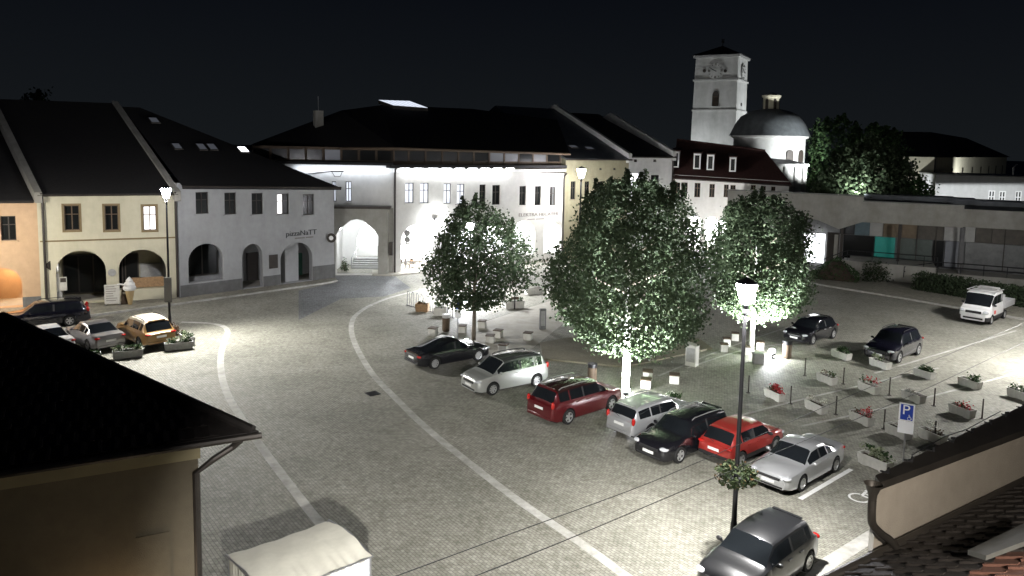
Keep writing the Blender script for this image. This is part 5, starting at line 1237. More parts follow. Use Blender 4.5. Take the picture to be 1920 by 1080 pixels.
r4 = G(1214,823); car('silver estate car parked nose in between the red people carrier and black estate', 'wagon', SILV, at_wheels(r4+fw_*2.51, r4, hd, 1.73, 'r'), hd, 4.5, 1.73, 1.47, 2.51, .92, spokes=7, rails=SILV, wr=.315)
f5 = G(1275,867); car('black estate car with silver roof rails facing the road', 'wagon', BLK, at_wheels(f5, f5+fw_*2.60, 220, 1.82, 'l'), 220, 4.60, 1.80, 1.50, 2.65, .92, spokes=5, rails=M['alloy'], wr=.335, roofm=BLK)
r6 = G(1387,875); car('bright red hatchback with black lower bumper behind the tall lamp post', 'suv', RED, at_wheels(r6+fw_*2.50, r6, hd, 1.76, 'r', .95), hd, 4.15, 1.76, 1.52, 2.55, .86, spokes=5, clad=True, wr=.33, scale=.96)
car('silver saloon car facing the road beside the white parking line', 'sedan', SILV, at_wheels(G(1503,920), G(1559,886), 221, 1.86, 'l', .93), 221, 4.65, 1.86, 1.46, 2.72, 1.0, spokes=10, scale=.94, wr=.33)
r8 = G(1512,1074); car('dark grey hatchback at the bottom edge behind the lamp post base', 'hatch', GRY, at_wheels(r8-fw_*2.5, r8, 222, 1.78, 'l'), 222, 4.2, 1.78, 1.50, 2.55, .88, spokes=8, wr=.32)
car('black hatchback parked near the floodlit tree on the far road', 'hatch', BLK, at_wheels(G(1521,647), G(1561,634), 220, 1.8, 'l'), 220, 4.3, 1.80, 1.47, 2.65, .86, spokes=7, chrome=True)
car('dark off road car parked behind the flower troughs on the right', 'suv', NAVY, at_wheels(G(1681,681), G(1722,666), 221, 1.88, 'l'), 221, 4.6, 1.88, 1.70, 2.8, .9, spokes=5, wr=.36, rails=M['black'])
car('dark estate car with bright alloy wheels by the cream house', 'wagon', NAVY, at_wheels(G(45,619), G(124,612), 212, 1.78, 'l', 1.05), 212, 4.7, 1.78, 1.52, 2.67, .95, spokes=6, wr=.33, scale=1.08, rails=M['black'])
car('white saloon car half hidden by the black roof at the left', 'sedan', WHT, G(86,656), 140, 4.4, 1.76, 1.45, 2.6, .88, scale=1.04)
car('pewter saloon car parked between the white saloon and the amber hatchback', 'sedan', SLV2, G(178,646), 140, 4.45, 1.76, 1.45, 2.62, .88, scale=1.06)
car('amber yellow hatchback with black roof rails parked under the lamp post', 'suv', YEL, G(273,641), 138, 4.3, 1.80, 1.58, 2.6, .86, scale=1.08, rails=M['plastic'], spokes=5, roofm=mat('roof_cream', (.62, .56, .46), .4, var=0, coat=.5))
# white pick-up truck with crew cab
tl_ = at_wheels(G(1854,610), G(1881,597), 222, 2.0, 'l'); fwd_t = Vector((math.cos(R(222)), math.sin(R(222)), 0))
tk = car('white crew cab pick up truck with a flat bed and roof rack by the hedge', 'van', WHT, tl_+fwd_t*.55, 222, 3.55, 1.98, 2.25, 3.1, .95, wr=.345, spokes=8, name='pickup_truck', cat='truck', group=None, clad=True)
b = MB(); b.box(-4.1, -1.6, -.55, -.35, .45, .62); b.box(-4.1, -1.6, .35, .55, .45, .62); b.build('chassis', M['black'], tk)
b = MB(); b.box(-4.35, -1.86, -1.02, 1.02, .86, .93); b.build('bed_floor', M['stonegrey'], tk)
for nm, bx in (('side_board', (-4.35, -1.86, -1.04, -1.0)), ('side_board', (-4.35, -1.86, 1.0, 1.04)), ('tailgate', (-4.39, -4.35, -1.04, 1.04)), ('bulkhead', (-1.86, -1.82, -1.0, 1.0))):
    b = MB(); b.box(*bx, .86, 1.30 if nm != 'bulkhead' else 1.9); b.build(nm, mat('bed_board', (.5, .5, .5), .5, metal=.3), tk)
b = MB()
for x in (-1.6, -.6, .3): b.tube([(x, -.9, 2.28), (x, .9, 2.28)], .03, 6)
b.tube([(-1.75, -.9, 2.30), (.45, -.9, 2.30)], .03, 6); b.tube([(-1.75, .9, 2.30), (.45, .9, 2.30)], .03, 6); b.box(-1.6, -.9, -.6, .7, 2.3, 2.42); b.build('roof_rack', M['stonegrey'], tk)
b = MB(); b.box(.1, .50, .995, 1.004, .72, .98); b.build('side_lettering', mat('truck_red_print', (.6, .08, .06), .6, var=.3, scale=9), tk)

# ------------------------------------------------------------------ trees and plants
def leaf_arrays(c, size, outw=None, k=.45, up=.25):
    """quads (folded leaves) at centres c"""
    n = len(c); d = rng.normal(size=(n, 3)); 
    if outw is not None: d = d*.75+outw*k; d[:, 2] += up
    d /= np.linalg.norm(d, axis=1)[:, None]
    a = rng.normal(size=(n, 3)); a -= (a*d).sum(1)[:, None]*d; a /= np.linalg.norm(a, axis=1)[:, None]; b = np.cross(d, a)
    s = size*rng.uniform(.65, 1.25, n)[:, None]
    v = np.stack([c-a*s*.55, c+b*s*.36+d*s*.08, c+a*s*.6-d*s*.06, c-b*s*.36+d*s*.08], 1); return v
def leaf_mesh(name, V, m, parent):
    n = len(V); me = bpy.data.meshes.new(name); me.vertices.add(n*4); me.vertices.foreach_set('co', V.reshape(-1).astype('f')); me.loops.add(n*4); me.polygons.add(n)
    me.loops.foreach_set('vertex_index', np.arange(n*4, dtype='i')); me.polygons.foreach_set('loop_start', np.arange(0, n*4, 4, dtype='i')); me.polygons.foreach_set('loop_total', np.full(n, 4, 'i'))
    me.materials.append(m); me.update(); me.validate(); o = bpy.data.objects.new(name, me); C.objects.link(o)
    if parent: o.parent = parent
    return o
def tree(name, label, base, prof, trunk_r, trunk_h, n, leaf, m, see=None, gap=.0, lump=1.0, lumps=46, spikes=8, seed=0, sq=(1, 1), lean=0.0, cat='tree', trunkm=None, inner=.55, group=None):
    """prof: list of (z, half width); leaves sit in clumps over and inside that outline"""
    global rng
    rng = np.random.default_rng(seed+11)
    t = thing(name, label, cat, (base.x, base.y, 0), 0, group)
    zs = [p[0] for p in prof]; ws = [p[1] for p in prof]; z0, z1 = zs[0], zs[-1]
    b = MB(); top = z0+(z1-z0)*.72
    b.tube([(0, 0, 0), (0, 0, .12), (.02, .01, trunk_h*.6), (lean*.3, .03, trunk_h), (lean*.6, 0, (trunk_h+top)/2), (lean, .05, top)], [trunk_r*1.35, trunk_r*1.08, trunk_r*.95, trunk_r*.85, trunk_r*.5, trunk_r*.12], 12)
    tr = b.build('trunk', trunkm or M['bark'], t, True, 80)
    wmax = max(ws)
    for k in range(9):
        a = k*2.4; zz = trunk_h+(top-trunk_h)*(.0+.1*k)*.9; rr_ = np.interp(zz+wmax*.35, zs, ws)*.8
        q = MB(); p0 = Vector((lean*.3, 0, zz)); p2 = Vector((math.cos(a)*rr_*sq[0], math.sin(a)*rr_*sq[1], zz+wmax*.42)); q.tube([p0, p0.lerp(p2, .5)+Vector((0, 0, -.1)), p2], [trunk_r*.42, trunk_r*.27, trunk_r*.08], 6); q.build('limb', M['bark'], t, True, 80)
    # lumpy outline
    la = rng.uniform(0, 2*math.pi, lumps); lz = rng.uniform(z0, z1, lumps); lh = rng.uniform(-.20, .16, lumps)*lump; ls = rng.uniform(.10, .24, lumps)*wmax*1.6
    zc = rng.uniform(z0, z1, n*3); wz = np.interp(zc, zs, ws); keep = rng.random(n*3) < (wz/wmax)**1.1; zc = zc[keep][:n]; wz = np.interp(zc, zs, ws); n2 = len(zc)
    th = rng.uniform(0, 2*math.pi, n2); f = np.ones(n2)
    for i in range(lumps):
        dx = np.angle(np.exp(1j*(th-la[i])))*np.maximum(wz, .3); g = np.exp(-(dx**2+(zc-lz[i])**2)/(2*ls[i]**2)); f += lh[i]*g
    rr_ = rng.random(n2); rad = wz*f*(inner+(1-inner)*rr_**.55)
    c = np.stack([np.cos(th)*rad*sq[0], np.sin(th)*rad*sq[1], zc], 1)
    # clump the leaves: pull to nearby twig centres, drop those in gaps
    nt_ = max(60, n2//26); tw = c[rng.choice(n2, nt_, replace=False)]
    pick = rng.integers(0, nt_, n2); gsel = rng.random(n2) < .62
    c2 = tw[pick]+rng.normal(size=(n2, 3))*np.array([.20, .20, .15])*max(leaf, .2)/.2*1.15; c = np.where(gsel[:, None], c2, c)
    if gap:
        gc = rng.choice(n2, int(gap)); mask = np.ones(n2, bool)
        for i in gc: mask &= ((c-c[i])**2).sum(1) > (rng.uniform(.25, .55))**2
        c = c[mask]
    for k in range(spikes):                     # upright shoots
        a = rng.uniform(0, 2*math.pi); r0 = rng.uniform(.05, .75)*wmax; zz = None
        zb_ = z0+(z1-z0)*.5
        for z_ in np.linspace(z1, z0, 40):
            if np.interp(z_, zs, ws) >= r0: zb_ = z_; break
        hh_ = rng.uniform(.4, 1.0)*wmax*.22; m_ = 110; t_ = rng.random(m_)
        sp = np.stack([math.cos(a)*r0*sq[0]+rng.normal(size=m_)*.16*(1.15-t_), math.sin(a)*r0*sq[1]+rng.normal(size=m_)*.16*(1.15-t_), zb_-.3+t_*(hh_+.3)], 1); c = np.concatenate([c, sp])
    if see is not None:                         # a gap in the leaves towards a lamp behind
        pa = np.array(see[0])-np.array([base.x, base.y, 0]); dr = np.array(see[1]); dr = dr/np.linalg.norm(dr); w_ = c-pa; w_ -= (w_@dr)[:, None]*dr; c = c[np.linalg.norm(w_, axis=1) > see[2]]
    ctr = np.array([0, 0, (z0+z1)/2]); ow = c-ctr; ow /= np.linalg.norm(ow, axis=1)[:, None]+1e-6
    leaf_mesh('crown', leaf_arrays(c, leaf, ow, .5), m, t)
    return t
def crown_prof(base, rows):                     # rows of (y, left x, right x) -> (z, half width)
    d = math.hypot(base.x, base.y); out = []
    for y, l, r in rows: out.append((zat(base, y, (l+r)/2), (r-l)/2/FPX*base.y*1.04))
    return sorted(out)
B1, B2, B3 = G(888,642), G(1172,737), G(1408,658)
tree('round_tree', 'smaller loose leafed tree by the black fastback with bright lights behind it', B1, crown_prof(B1, [(380,876,902),(400,850,940),(425,828,965),(455,802,982),(490,784,990),(520,786,990),(545,800,985),(566,830,965),(580,862,930)]),  .13, 2.6, 17000, .18, M['leaf'], see=(tuple(P(882,424,60)), tuple(ray(882,424)), .26), gap=22, lump=1.7, spikes=14, seed=1, inner=.35, sq=(1, .95))
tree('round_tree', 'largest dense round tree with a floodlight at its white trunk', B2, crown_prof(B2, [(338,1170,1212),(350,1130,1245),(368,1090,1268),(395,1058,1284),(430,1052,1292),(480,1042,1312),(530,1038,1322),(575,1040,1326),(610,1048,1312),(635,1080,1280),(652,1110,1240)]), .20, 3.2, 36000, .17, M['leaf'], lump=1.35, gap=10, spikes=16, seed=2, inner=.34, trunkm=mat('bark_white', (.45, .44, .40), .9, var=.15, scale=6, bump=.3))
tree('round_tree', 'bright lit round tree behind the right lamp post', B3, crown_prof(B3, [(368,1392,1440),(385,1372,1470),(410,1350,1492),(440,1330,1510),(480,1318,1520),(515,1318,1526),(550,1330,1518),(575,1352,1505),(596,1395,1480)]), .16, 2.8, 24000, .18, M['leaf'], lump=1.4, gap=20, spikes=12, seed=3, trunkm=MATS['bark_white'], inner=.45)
# trees beyond the modern block
def far_tree(label, cx, rows, dep, n, leaf, seed, m, gp='trees beyond the modern block', name='broad_tree', **kw):
    q = P(cx, 380, dep); base = Vector((q.x, q.y, 0)); pr = sorted([(zat(base, y, cx), w/FPX*dep) for y, w in rows])
    return tree(name, label, base, pr, .25, max(2, pr[0][0]), n, leaf, m, seed=seed, group=gp, **kw)
far_tree('big pale lit tree crown rising behind the modern block', 1622, [(268,16),(285,46),(305,68),(330,84),(355,90),(380,80)], 82, 6500, .42, 21, M['leaf'], spikes=14, gap=10)
far_tree('dark tree crown beside the church chapel', 1560, [(225,20),(245,45),(275,55),(310,56),(350,48),(380,35)], 96, 4200, .42, 22, M['leafdark'], spikes=8)
far_tree('dark round shrub in front of the cream school', 1718, [(338,10),(350,22),(362,27),(385,28)], 78, 1500, .30, 23, M['leafdark'], spikes=2, gp=None, name='shrub', cat='shrub')
far_tree('tall dark tree crown behind the pale lit tree', 1636, [(238,14),(250,34),(275,46),(320,44),(380,30)], 92, 2200, .45, 24, M['leafdark'], spikes=6)
far_tree('dark tree top showing above the black roofs at the far left', 78, [(174,8),(184,16),(194,22),(240,30)], 84, 500, .45, 25, M['leafdark'], spikes=2, gp=None)
def shrub(name, label, loc, rx, ry, hh, n, leaf, m, rz=0, cat='shrub', z0=.05):
    t = thing(name, label, cat, (loc.x, loc.y, loc.z), rz); u = rng.normal(size=(n, 3)); u /= np.linalg.norm(u, axis=1)[:, None]; u[:, 2] = abs(u[:, 2]); r_ = rng.uniform(.55, 1.05, n)[:, None]*(1+.18*np.sin(u[:, :1]*7+u[:, 1:2]*9))
    c = u*r_*np.array([rx, ry, hh]); c[:, 2] += z0; leaf_mesh('foliage', leaf_arrays(c, leaf, u, .6), m, t)
    for k in range(5):
        b = MB(); a = k*1.26; b.tube([(0, 0, 0), (math.cos(a)*rx*.3, math.sin(a)*ry*.3, hh*.4), (math.cos(a)*rx*.6, math.sin(a)*ry*.6, hh*.75)], [.05, .035, .012], 5); b.build('stem', M['bark'], t)
    return t
shrub('shrub', 'round bush hanging over the pale terrace wall by the teal window', G(1640,528), 1.4, 1.1, 2.0, 900, .2, M['leaf'])
hg = thing('hedge', 'dark clipped hedge below the terrace railing behind the white truck', 'hedge', G(1820,560), math.atan2(*(G(1920,578)-G(1740,548)).yx))
n = 5200; c = np.stack([rng.uniform(-4.6, 7.5, n), rng.uniform(-.9, 1.0, n), rng.uniform(.05, 1.55, n)], 1); c[:, 2] *= 1+.10*np.sin(c[:, 0]*2.1); f = rng.integers(0, 3, n); c[f == 0, 1] = -.95+rng.normal(size=(f == 0).sum())*.08; c[f == 1, 2] = 1.5+rng.normal(size=(f == 1).sum())*.09
leaf_mesh('foliage', leaf_arrays(c, .19, np.tile([0, -.5, .6], (n, 1))), M['leaf'], hg)
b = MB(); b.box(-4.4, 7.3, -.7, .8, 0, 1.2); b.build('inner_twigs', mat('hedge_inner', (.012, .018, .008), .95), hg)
hg2 = thing('ground_cover', 'dark sloping bed of low shrubs beside the entrance steps', 'shrub bed', G(1567,527), math.atan2(MOD.U.y, MOD.U.x))
n = 1500; c = np.stack([rng.uniform(-2.2, 2.0, n), rng.uniform(-1, 1, n), rng.uniform(0, 1, n)], 1); c[:, 2] *= np.clip(2.4-np.abs(c[:, 0])*.75, .2, 2.4); leaf_mesh('foliage', leaf_arrays(c, .2), M['leafdark'], hg2)
b = MB(); b.vprism([(-2.2, 0), (2.0, 0), (.4, 1.9), (-.4, 1.9)], -.6, .7); b.build('bed_soil', M['soil'], hg2)
rng = np.random.default_rng(99)
# ------------------------------------------------------------------ flower troughs
def trough(label, px, py, rz, mats=('stone',), size=(1.35, .45, .46), plants=(('leaf', 60),), name='flower_trough', group='flower troughs on the square', hgt=.32, spread=1.0):
    p = G(px, py); t = thing(name, label, 'flower trough', p, R(rz), group); l, w, h_ = size
    b = MB(); tp, bt = (l/2, w/2), (l/2*.93, w/2*.84)
    o = [(-tp[0], -tp[1], h_), (tp[0], -tp[1], h_), (tp[0], tp[1], h_), (-tp[0], tp[1], h_)]; q = [(-bt[0], -bt[1], .04), (bt[0], -bt[1], .04), (bt[0], bt[1], .04), (-bt[0], bt[1], .04)]
    i_ = [(x*(1-.05/abs(x)), y*(1-.05/abs(y)), z) for x, y, z in o]; k = [(x, y, h_-.09) for x, y, z in i_]
    b.add(q+o+i_+k, [(3, 2, 1, 0)]+[(a, (a+1) % 4, 4+(a+1) % 4, 4+a) for a in range(4)]+[(4+a, 4+(a+1) % 4, 8+(a+1) % 4, 8+a) for a in range(4)]+[(8+a, 8+(a+1) % 4, 12+(a+1) % 4, 12+a) for a in range(4)])
    for x in (-l*.3, l*.3): b.box(x-.12, x+.12, -bt[1]*.9, bt[1]*.9, 0, .04)
    b.build('trough', M[mats[0]], t)
    b = MB(); b.quad(*[(x, y, z-.001) for x, y, z in k]); b.build('soil', M['soil'], t)
    for m, n in plants:
        nc = max(2, n//22); cc = np.stack([rng.uniform(-l*.42, l*.42, nc), rng.uniform(-w*.3, w*.3, nc), h_-.02+rng.uniform(.02, hgt, nc)*(.8 if 'petal' not in m else 1)], 1)
        if m in ('petalred',): cc[:, 0] = cc[:, 0]*.55+l*.12
        c = cc[rng.integers(0, nc, n)]+rng.normal(size=(n, 3))*np.array([.09, .08, .06])*spread; c[:, 2] = np.maximum(c[:, 2], h_-.06)
        leaf_mesh('blossoms' if 'petal' in m else 'foliage', leaf_arrays(c, .085 if 'petal' in m else .12, np.tile([0, 0, 1.], (n, 1)), .5), M[m], t)
    return t
a_ = G(1711,697); c_ = G(1755,712); ra = math.degrees(math.atan2(c_.y-a_.y, c_.x-a_.x)); print('trough angle', ra)
a_ = G(217,668); c_ = G(262,663); rb_ = math.degrees(math.atan2(c_.y-a_.y, c_.x-a_.x)); print('left trough', rb_)
TR = [(1577,672,'white trough of dark foliage left of the dark off road car','l1'),(1650,689,'white trough with a yellow green plant in front of the dark off road car','yg'),(1733,708,'white trough of dark leaves right of the dark off road car','l1'),(1818,726,'white trough with three dark tufts on the bright paving','l3'),(1912,748,'white trough cut off by the right edge of the picture','l3'),
 (1550,718,'pale trough with low dry plants nearest the floodlit tree','dry'),(1629,735,'pale trough with red flowers in the middle of the back row','red'),(1712,752,'pale trough almost bare behind the parking sign','bare'),(1803,779,'pale trough with red flowers between two thin posts at the right','red'),
 (1452,748,'trough filled with pink red blossoms right of the tall lamp post','redfull'),(1530,771,'pale trough with low pale plants in the middle of the front row','pale'),(1615,793,'trough with a red plant spilling over its front','redspill'),(1684,818,'pale trough hidden behind the white parking sign','dry'),(1748,827,'pale trough next to a post above the house eaves','pale')]
kinds = dict(l1=(('leafdark', 150), ('leafpale', 14)), yg=(('leafpale', 60), ('leafdark', 40)), l3=(('leafdark', 120),), dry=(('petaldry', 50), ('leafdark', 30)), red=(('petalred', 90), ('leaf', 40)), redfull=(('petalred', 260), ('leaf', 50)), bare=(('petaldry', 14),), pale=(('petalwhite', 60), ('petaldry', 30)), redspill=(('petalred', 120), ('petaldry', 60)))
for px, py, lb, k in TR: trough(lb, px, py, ra, ('stone',), (1.28 if py < 700 else 1.15, .44, .44), kinds[k], spread=1.15, hgt=.30 if k not in ('bare',) else .08)
trough('white trough with pale leaves and a dark tuft at the corner house eaves', 1640, 877, ra+8, ('stone',), (1.3, .46, .46), (('leafpale', 220), ('leafdark', 80)), hgt=.4)
trough('trough behind the silver estate car with white and dark flowers', 1262, 762, ra, ('stone',), (1.2, .45, .42), (('leafdark', 140), ('petalwhite', 26)))
trough('trough behind the bright red hatchback with one dark tuft', 1437, 822, ra, ('stone',), (1.2, .45, .40), (('leafdark', 90), ('petalwhite', 10)))
for px, py, lb, k in [(240,671,'grey trough with white green flowers behind the pewter saloon car',200),(335,656,'grey trough of flowers at the rear of the amber hatchback',190),(351,643,'short grey trough with a leafy plant right of the amber hatchback',120)]:
    trough(lb, px, py, rb_ if px < 345 else rb_-80, ('stonegrey',), (1.55, .5, .48), (('leafpale', k//2), ('leafdark', k), ('petalwhite', 26)), hgt=.34)
shrub('flower_pot_plant', 'red brown potted plant at the foot of the left lamp post', G(329,630), .4, .4, .75, 130, .14, M['petaldry'], cat='potted plant')
trough('grey trough with pale flowers peeping over the black roof', 163, 678, rb_, ('stonegrey',), (1.4, .5, .45), (('petalwhite', 60), ('leafdark', 80)))
for px, py, lb in [(963,578,'dark trough of plants under the right side of the smaller tree'),(1000,552,'pale trough of low plants on the bright paving behind the smaller tree'),(1043,558,'pale trough half hidden by the largest round tree')]:
    trough(lb, px, py, 33 if px != 963 else 25, ('stone',), (1.6, .55, .55), (('leafdark', 170),), hgt=.42)
# wooden flower boxes beside the bicycle stand
def slat_box(label, px, py, rz, m, pl):
    t = trough(label, px, py, rz, (m,), (.95, .6, .6), pl, 'wooden_planter', 'wooden planters by the bicycle stand'); return t
slat_box('tan wooden planter at the left end of the bicycle stand', 792, 584, -8, 'woodtan', (('petaldry', 60), ('leafdark', 30)))
slat_box('pale planter with low plants at the right end of the bicycle stand', 827, 592, -14, 'stone', (('leafdark', 60),))
# bicycle stand
p0, p1 = G(762,573), G(852,598); n = 10
bs = thing('bicycle_stand', 'long steel bicycle stand of tall hoops on the corner of the square', 'bicycle stand', p0, math.atan2(p1.y-p0.y, p1.x-p0.x)); L = (p1-p0).length
for k in range(n):
    x = L*(k+.2)/n; w_ = L/n*.45; H_ = 1.15
    b = MB(); b.tube(smooth_path([Vector(p) for p in ((x, 0, 0), (x, 0, H_*.8), (x+w_*.25, 0, H_), (x+w_*.75, 0, H_), (x+w_, 0, H_*.8), (x+w_, 0, 0))], 4), .03, 6); b.build('hoop', M['steel'], bs)
b = MB(); b.tube([(0, 0, .06), (L, 0, .06)], .035, 6); b.build('ground_rail', M['steel'], bs)
# ------------------------------------------------------------------ stone stools, bins, pillars
def stool(label, px, py, rz=-12, s=(.52, .52, .50), m='stone'):
    t = thing('stool', label, 'stool', G(px, py), R(rz), 'stone stools round the trees'); a, c, h_ = s
    b = MB(); b.bbox(-a/2, a/2, -c/2, c/2, 0, h_-.065, .018); b.build('block', M[m], t)
    b = MB(); b.bbox(-a/2-.03, a/2+.03, -c/2-.03, c/2+.03, h_-.06, h_, .015); b.build('seat_slab', M['wood'], t); return t
for px, py, lb in [(812,628,'pale sided stool nearest the tall litter bin by the smaller tree'),(867,623,'dark wooden stool just left of the smaller tree trunk'),(904,614,'stool behind the smaller tree trunk, farthest of its ring'),(934,632,'stool on the paved path right of the smaller tree'),(919,642,'stool in front of the path, middle of its ring'),(944,660,'stool in front of the silver people carrier roof'),(990,637,'stool beside the dark upright slab on the paved path'),
    (1214,711,'stool behind the floodlight, back one of the pair'),(1264,718,'stool standing alone right of the floodlit white trunk'),(1211,727,'stool lit bright white right beside the floodlight'),(1362,648,'small pale stool left of the tall lamp post, middle of three'),(1357,659,'small pale stool left of the tall lamp post, nearest of three'),(1378,638,'small pale stool left of the tall lamp post, farthest of three'),(1399,664,'small stool right behind the tall lamp post'),(1425,655,'stool glowing white beside the second floodlight')]:
    stool(lb, px, py, -14+rng.uniform(-8, 8), (.50, .50, .50) if px < 1350 else (.44, .44, .52))
def bin_(label, px, py, h_, r, band=True):
    t = thing('litter_bin', label, 'litter bin', G(px, py), 0, 'litter bins on the square')
    b = MB(); b.lathe([(r*.8, 0), (r*.8, .05), (r, .06), (r, h_*.80)], 18); b.build('drum', M['wood'], t, True)
    b = MB(); b.lathe([(r*.96, h_*.80), (r*.96, h_*.93), (r*1.06, h_*.93), (r*1.06, h_), (.01, h_+.01)], 18); b.build('lid', M['alloy'] if band else M['black'], t, True); return t
bin_('tall dark round litter bin with a bright band left of the parking sign', 836, 621, 1.15, .25)
bin_('dark litter bin behind the dark red people carrier', 1110, 716, 1.0, .25, False)
bin_('dark litter bin right of the second floodlight', 1475, 671, 1.05, .27, False)
t = thing('bench_block', 'grey block with a white sloping top by the second floodlight', 'stone block', G(1421,681), R(-12)); b = MB(); b.bbox(-.32, .32, -.25, .25, 0, .62, .02); b.build('block', M['stonegrey'], t)
def slab(label, px, py, top, w_, d_, rz, m, slant=0):
    p = G(px, py); h_ = zat(p, top); t = thing('standing_slab', label, 'stone slab', p, R(rz), 'upright slabs by the trees'); b = MB()
    b.add([(-w_/2, -d_/2, 0), (w_/2, -d_/2, 0), (w_/2, d_/2, 0), (-w_/2, d_/2, 0), (-w_/2, -d_/2, h_), (w_/2, -d_/2, h_-slant), (w_/2, d_/2, h_-slant), (-w_/2, d_/2, h_)], [(0, 3, 2, 1), (4, 5, 6, 7), (0, 1, 5, 4), (1, 2, 6, 5), (2, 3, 7, 6), (3, 0, 4, 7)])
    b.build('slab', M[m], t)
    q = MB(); q.box(-w_/2+.06, w_/2-.06, -d_/2-.012, -d_/2-.002, .25, h_-slant-.12); q.build('inscription_plate', M['stonegrey'], t)
slab('dark upright slab at the edge of the bright path left of the largest tree', 1017, 617, 579, .42, .28, 10, 'plinth')
slab('pale upright slab with a slanted top right of the largest tree', 1297, 685, 643, .62, .5, -35, 'stone', .12)
t = thing('paddle_post', 'small dark post with a paddle board at the edge of the smaller tree', 'post', G(965,580), R(15)); b = MB(); b.tube([(0, 0, 0), (0, 0, 1.3)], .05, 8); b.build('post', M['black'], t); b = MB(); b.bbox(-.3, .3, -.03, .03, .75, .95, .01); b.build('board', M['wood'], t)
# thin posts that line the paved way
posts = [((1403,736),704),((1509,704),671),((1581,720),690),((1667,741),707),((1751,761),728),((1841,785),747),((1482,757),735),((1567,777),745),((1657,804),767),((1752,829),788)]
nm = ['behind the tall lamp post','left of the flower troughs nearest the second floodlight','between the two leftmost back troughs','beside the red flowered trough in the back row','above the parking sign','standing at the far right beside the red flowered trough','next to the trough full of pink red blossoms','between the front troughs with pale and red plants','left of the white parking sign','in front of the trough by the house eaves']
for ((px, py), top), l_ in zip(posts, nm):
    p = G(px, py); h_ = max(.9, min(1.15, zat(p, top))); t = thing('bollard', 'thin dark metal post '+l_, 'bollard', p, 0, 'thin posts along the paved way')
    b = MB(); b.tube([(0, 0, 0), (0, 0, h_)], .032, 8); b.build('post', M['gutter'], t); b = MB(); b.lathe([(.11, 0), (.11, .012), (.04, .03)], 10); b.build('foot_plate', M['gutter'], t)
# ------------------------------------------------------------------ parking signs
def p_sign(label, px, base, top, split, bot, wpx, rz, chair):
    p = G(px, base); sc_ = p.length; zt, zs, zb = zat(p, top), zat(p, split), zat(p, bot); w_ = wpx/FPX*p.y
    t = thing('parking_sign', label, 'road sign', p, R(rz), 'blue and white parking signs')
    b = MB(); b.tube([(0, .05, 0), (0, .05, zt-.05)], .035, 8); b.build('pole', M['steel'], t)
    b = MB(); b.bbox(-w_/2, w_/2, 0, .02, zs, zt, .004); bd = b.build('board', M['signwhite'], t)
    b = MB(); m_ = w_*.10; b.box(-w_/2+m_, w_/2-m_, -.006, -.001, zs+m_*.6, zt-m_); b.build('blue_field', M['signblue'], bd)
    hh_ = zt-zs
    letters(bd, 'P', (-w_*.05, -.012, zs+hh_*.60), FACE, hh_*.78, M['signwhite'], 'letter', .004)
    if chair:
        q = MB(); wheelchair(q, Vector((w_*.02, -.012, zs+hh_*.07)), (1, 0, 0), (0, 0, 1), hh_*.30, (0, 0, 0)); q.build('wheelchair_symbol', M['signwhite'], bd)
    else:
        q = MB(); q.add([(w_*.02, -.012, zs+hh_*.28), (w_*.33, -.012, zs+hh_*.28), (w_*.33, -.012, zs+hh_*.34), (w_*.02, -.012, zs+hh_*.31)], [(0, 1, 2, 3)]); q.box(-w_*.3, w_*.3, -.014, -.008, zs+hh_*.12, zs+hh_*.2); q.build('symbol', M['signwhite'], bd)
    b = MB(); b.bbox(-w_/2*1.02, w_/2*1.02, 0, .02, zb, zs-.02, .004); b.build('plain_plate', M['signwhite'], t)
    return t
p_sign('blue and white disabled parking sign on a pale pole by the house eaves', 1693, 866, 755, 788, 812, 27, -30, True)
p_sign('blue and white parking sign beside the smaller tree and the litter bin', 858, 636, 557, 580, 596, 11, -2, False)
# ------------------------------------------------------------------ things in front of the cream house
def onwalk(px, py): q = G(px, py, .14); return q
CA = math.degrees(math.atan2(CREAM.U.y, CREAM.U.x))
ICE = t = thing('ice_cream_display', 'giant ice cream cone display with white swirl in front of the cream house', 'display cone', onwalk(244,571), R(CA))
b = MB(); b.lathe([(.12, 0), (.16, .05), (.38, 1.25), (.42, 1.3), (.40, 1.34), (.01, 1.34)], 20); b.build('cone', M['cone'], t, True)
b = MB(); b.lathe([(.44, 1.30), (.54, 1.45), (.52, 1.62), (.43, 1.72), (.46, 1.82), (.40, 1.98), (.28, 2.08), (.30, 2.16), (.20, 2.32), (.08, 2.46), (.01, 2.52)], 20); b.build('ice_cream', M['icing'], t, True)
b = MB(); b.tube([(-.45, -.1, 1.85), (-.75, -.15, 1.92), (-.95, -.1, 1.86)], .07, 8); b.build('spoon', M['icing'], t, True)
ICE.scale = (.82, .82, .82)
t = thing('sandwich_board', 'white sandwich board with a printed list standing between the two arches', 'sign board', onwalk(211,573), R(CA-4))
b = MB(); b.bbox(-.5, .5, -.03, .03, .12, 1.55, .02); bd = b.build('board', M['stone'], t)
for k in range(7):
    q = MB(); q.box(-.40, .05+.3*rng.random(), -.036, -.031, 1.38-k*.17, 1.43-k*.17); q.build('print_line', M['textgrey'], bd)
b = MB(); b.box(-.5, -.44, -.02, .5, 0, .12); b.box(.44, .5, -.02, .5, 0, .12); b.build('foot', M['steel'], t)
t = thing('menu_stand', 'dark narrow stand with a pale card beside the giant ice cream cone', 'sign board', onwalk(235,570), R(CA)); b = MB(); b.add([(-.28, -.1, 0), (.28, -.1, 0), (.20, .12, 1.35), (-.20, .12, 1.35), (-.28, .3, 0), (.28, .3, 0)], [(0, 1, 2, 3), (5, 4, 3, 2), (0, 3, 4), (1, 5, 2)]); b.build('frame', M['wood'], t)
b = MB(); b.box(-.14, .14, -.06, -.045, .75, .9); b.build('card', M['signwhite'], t)
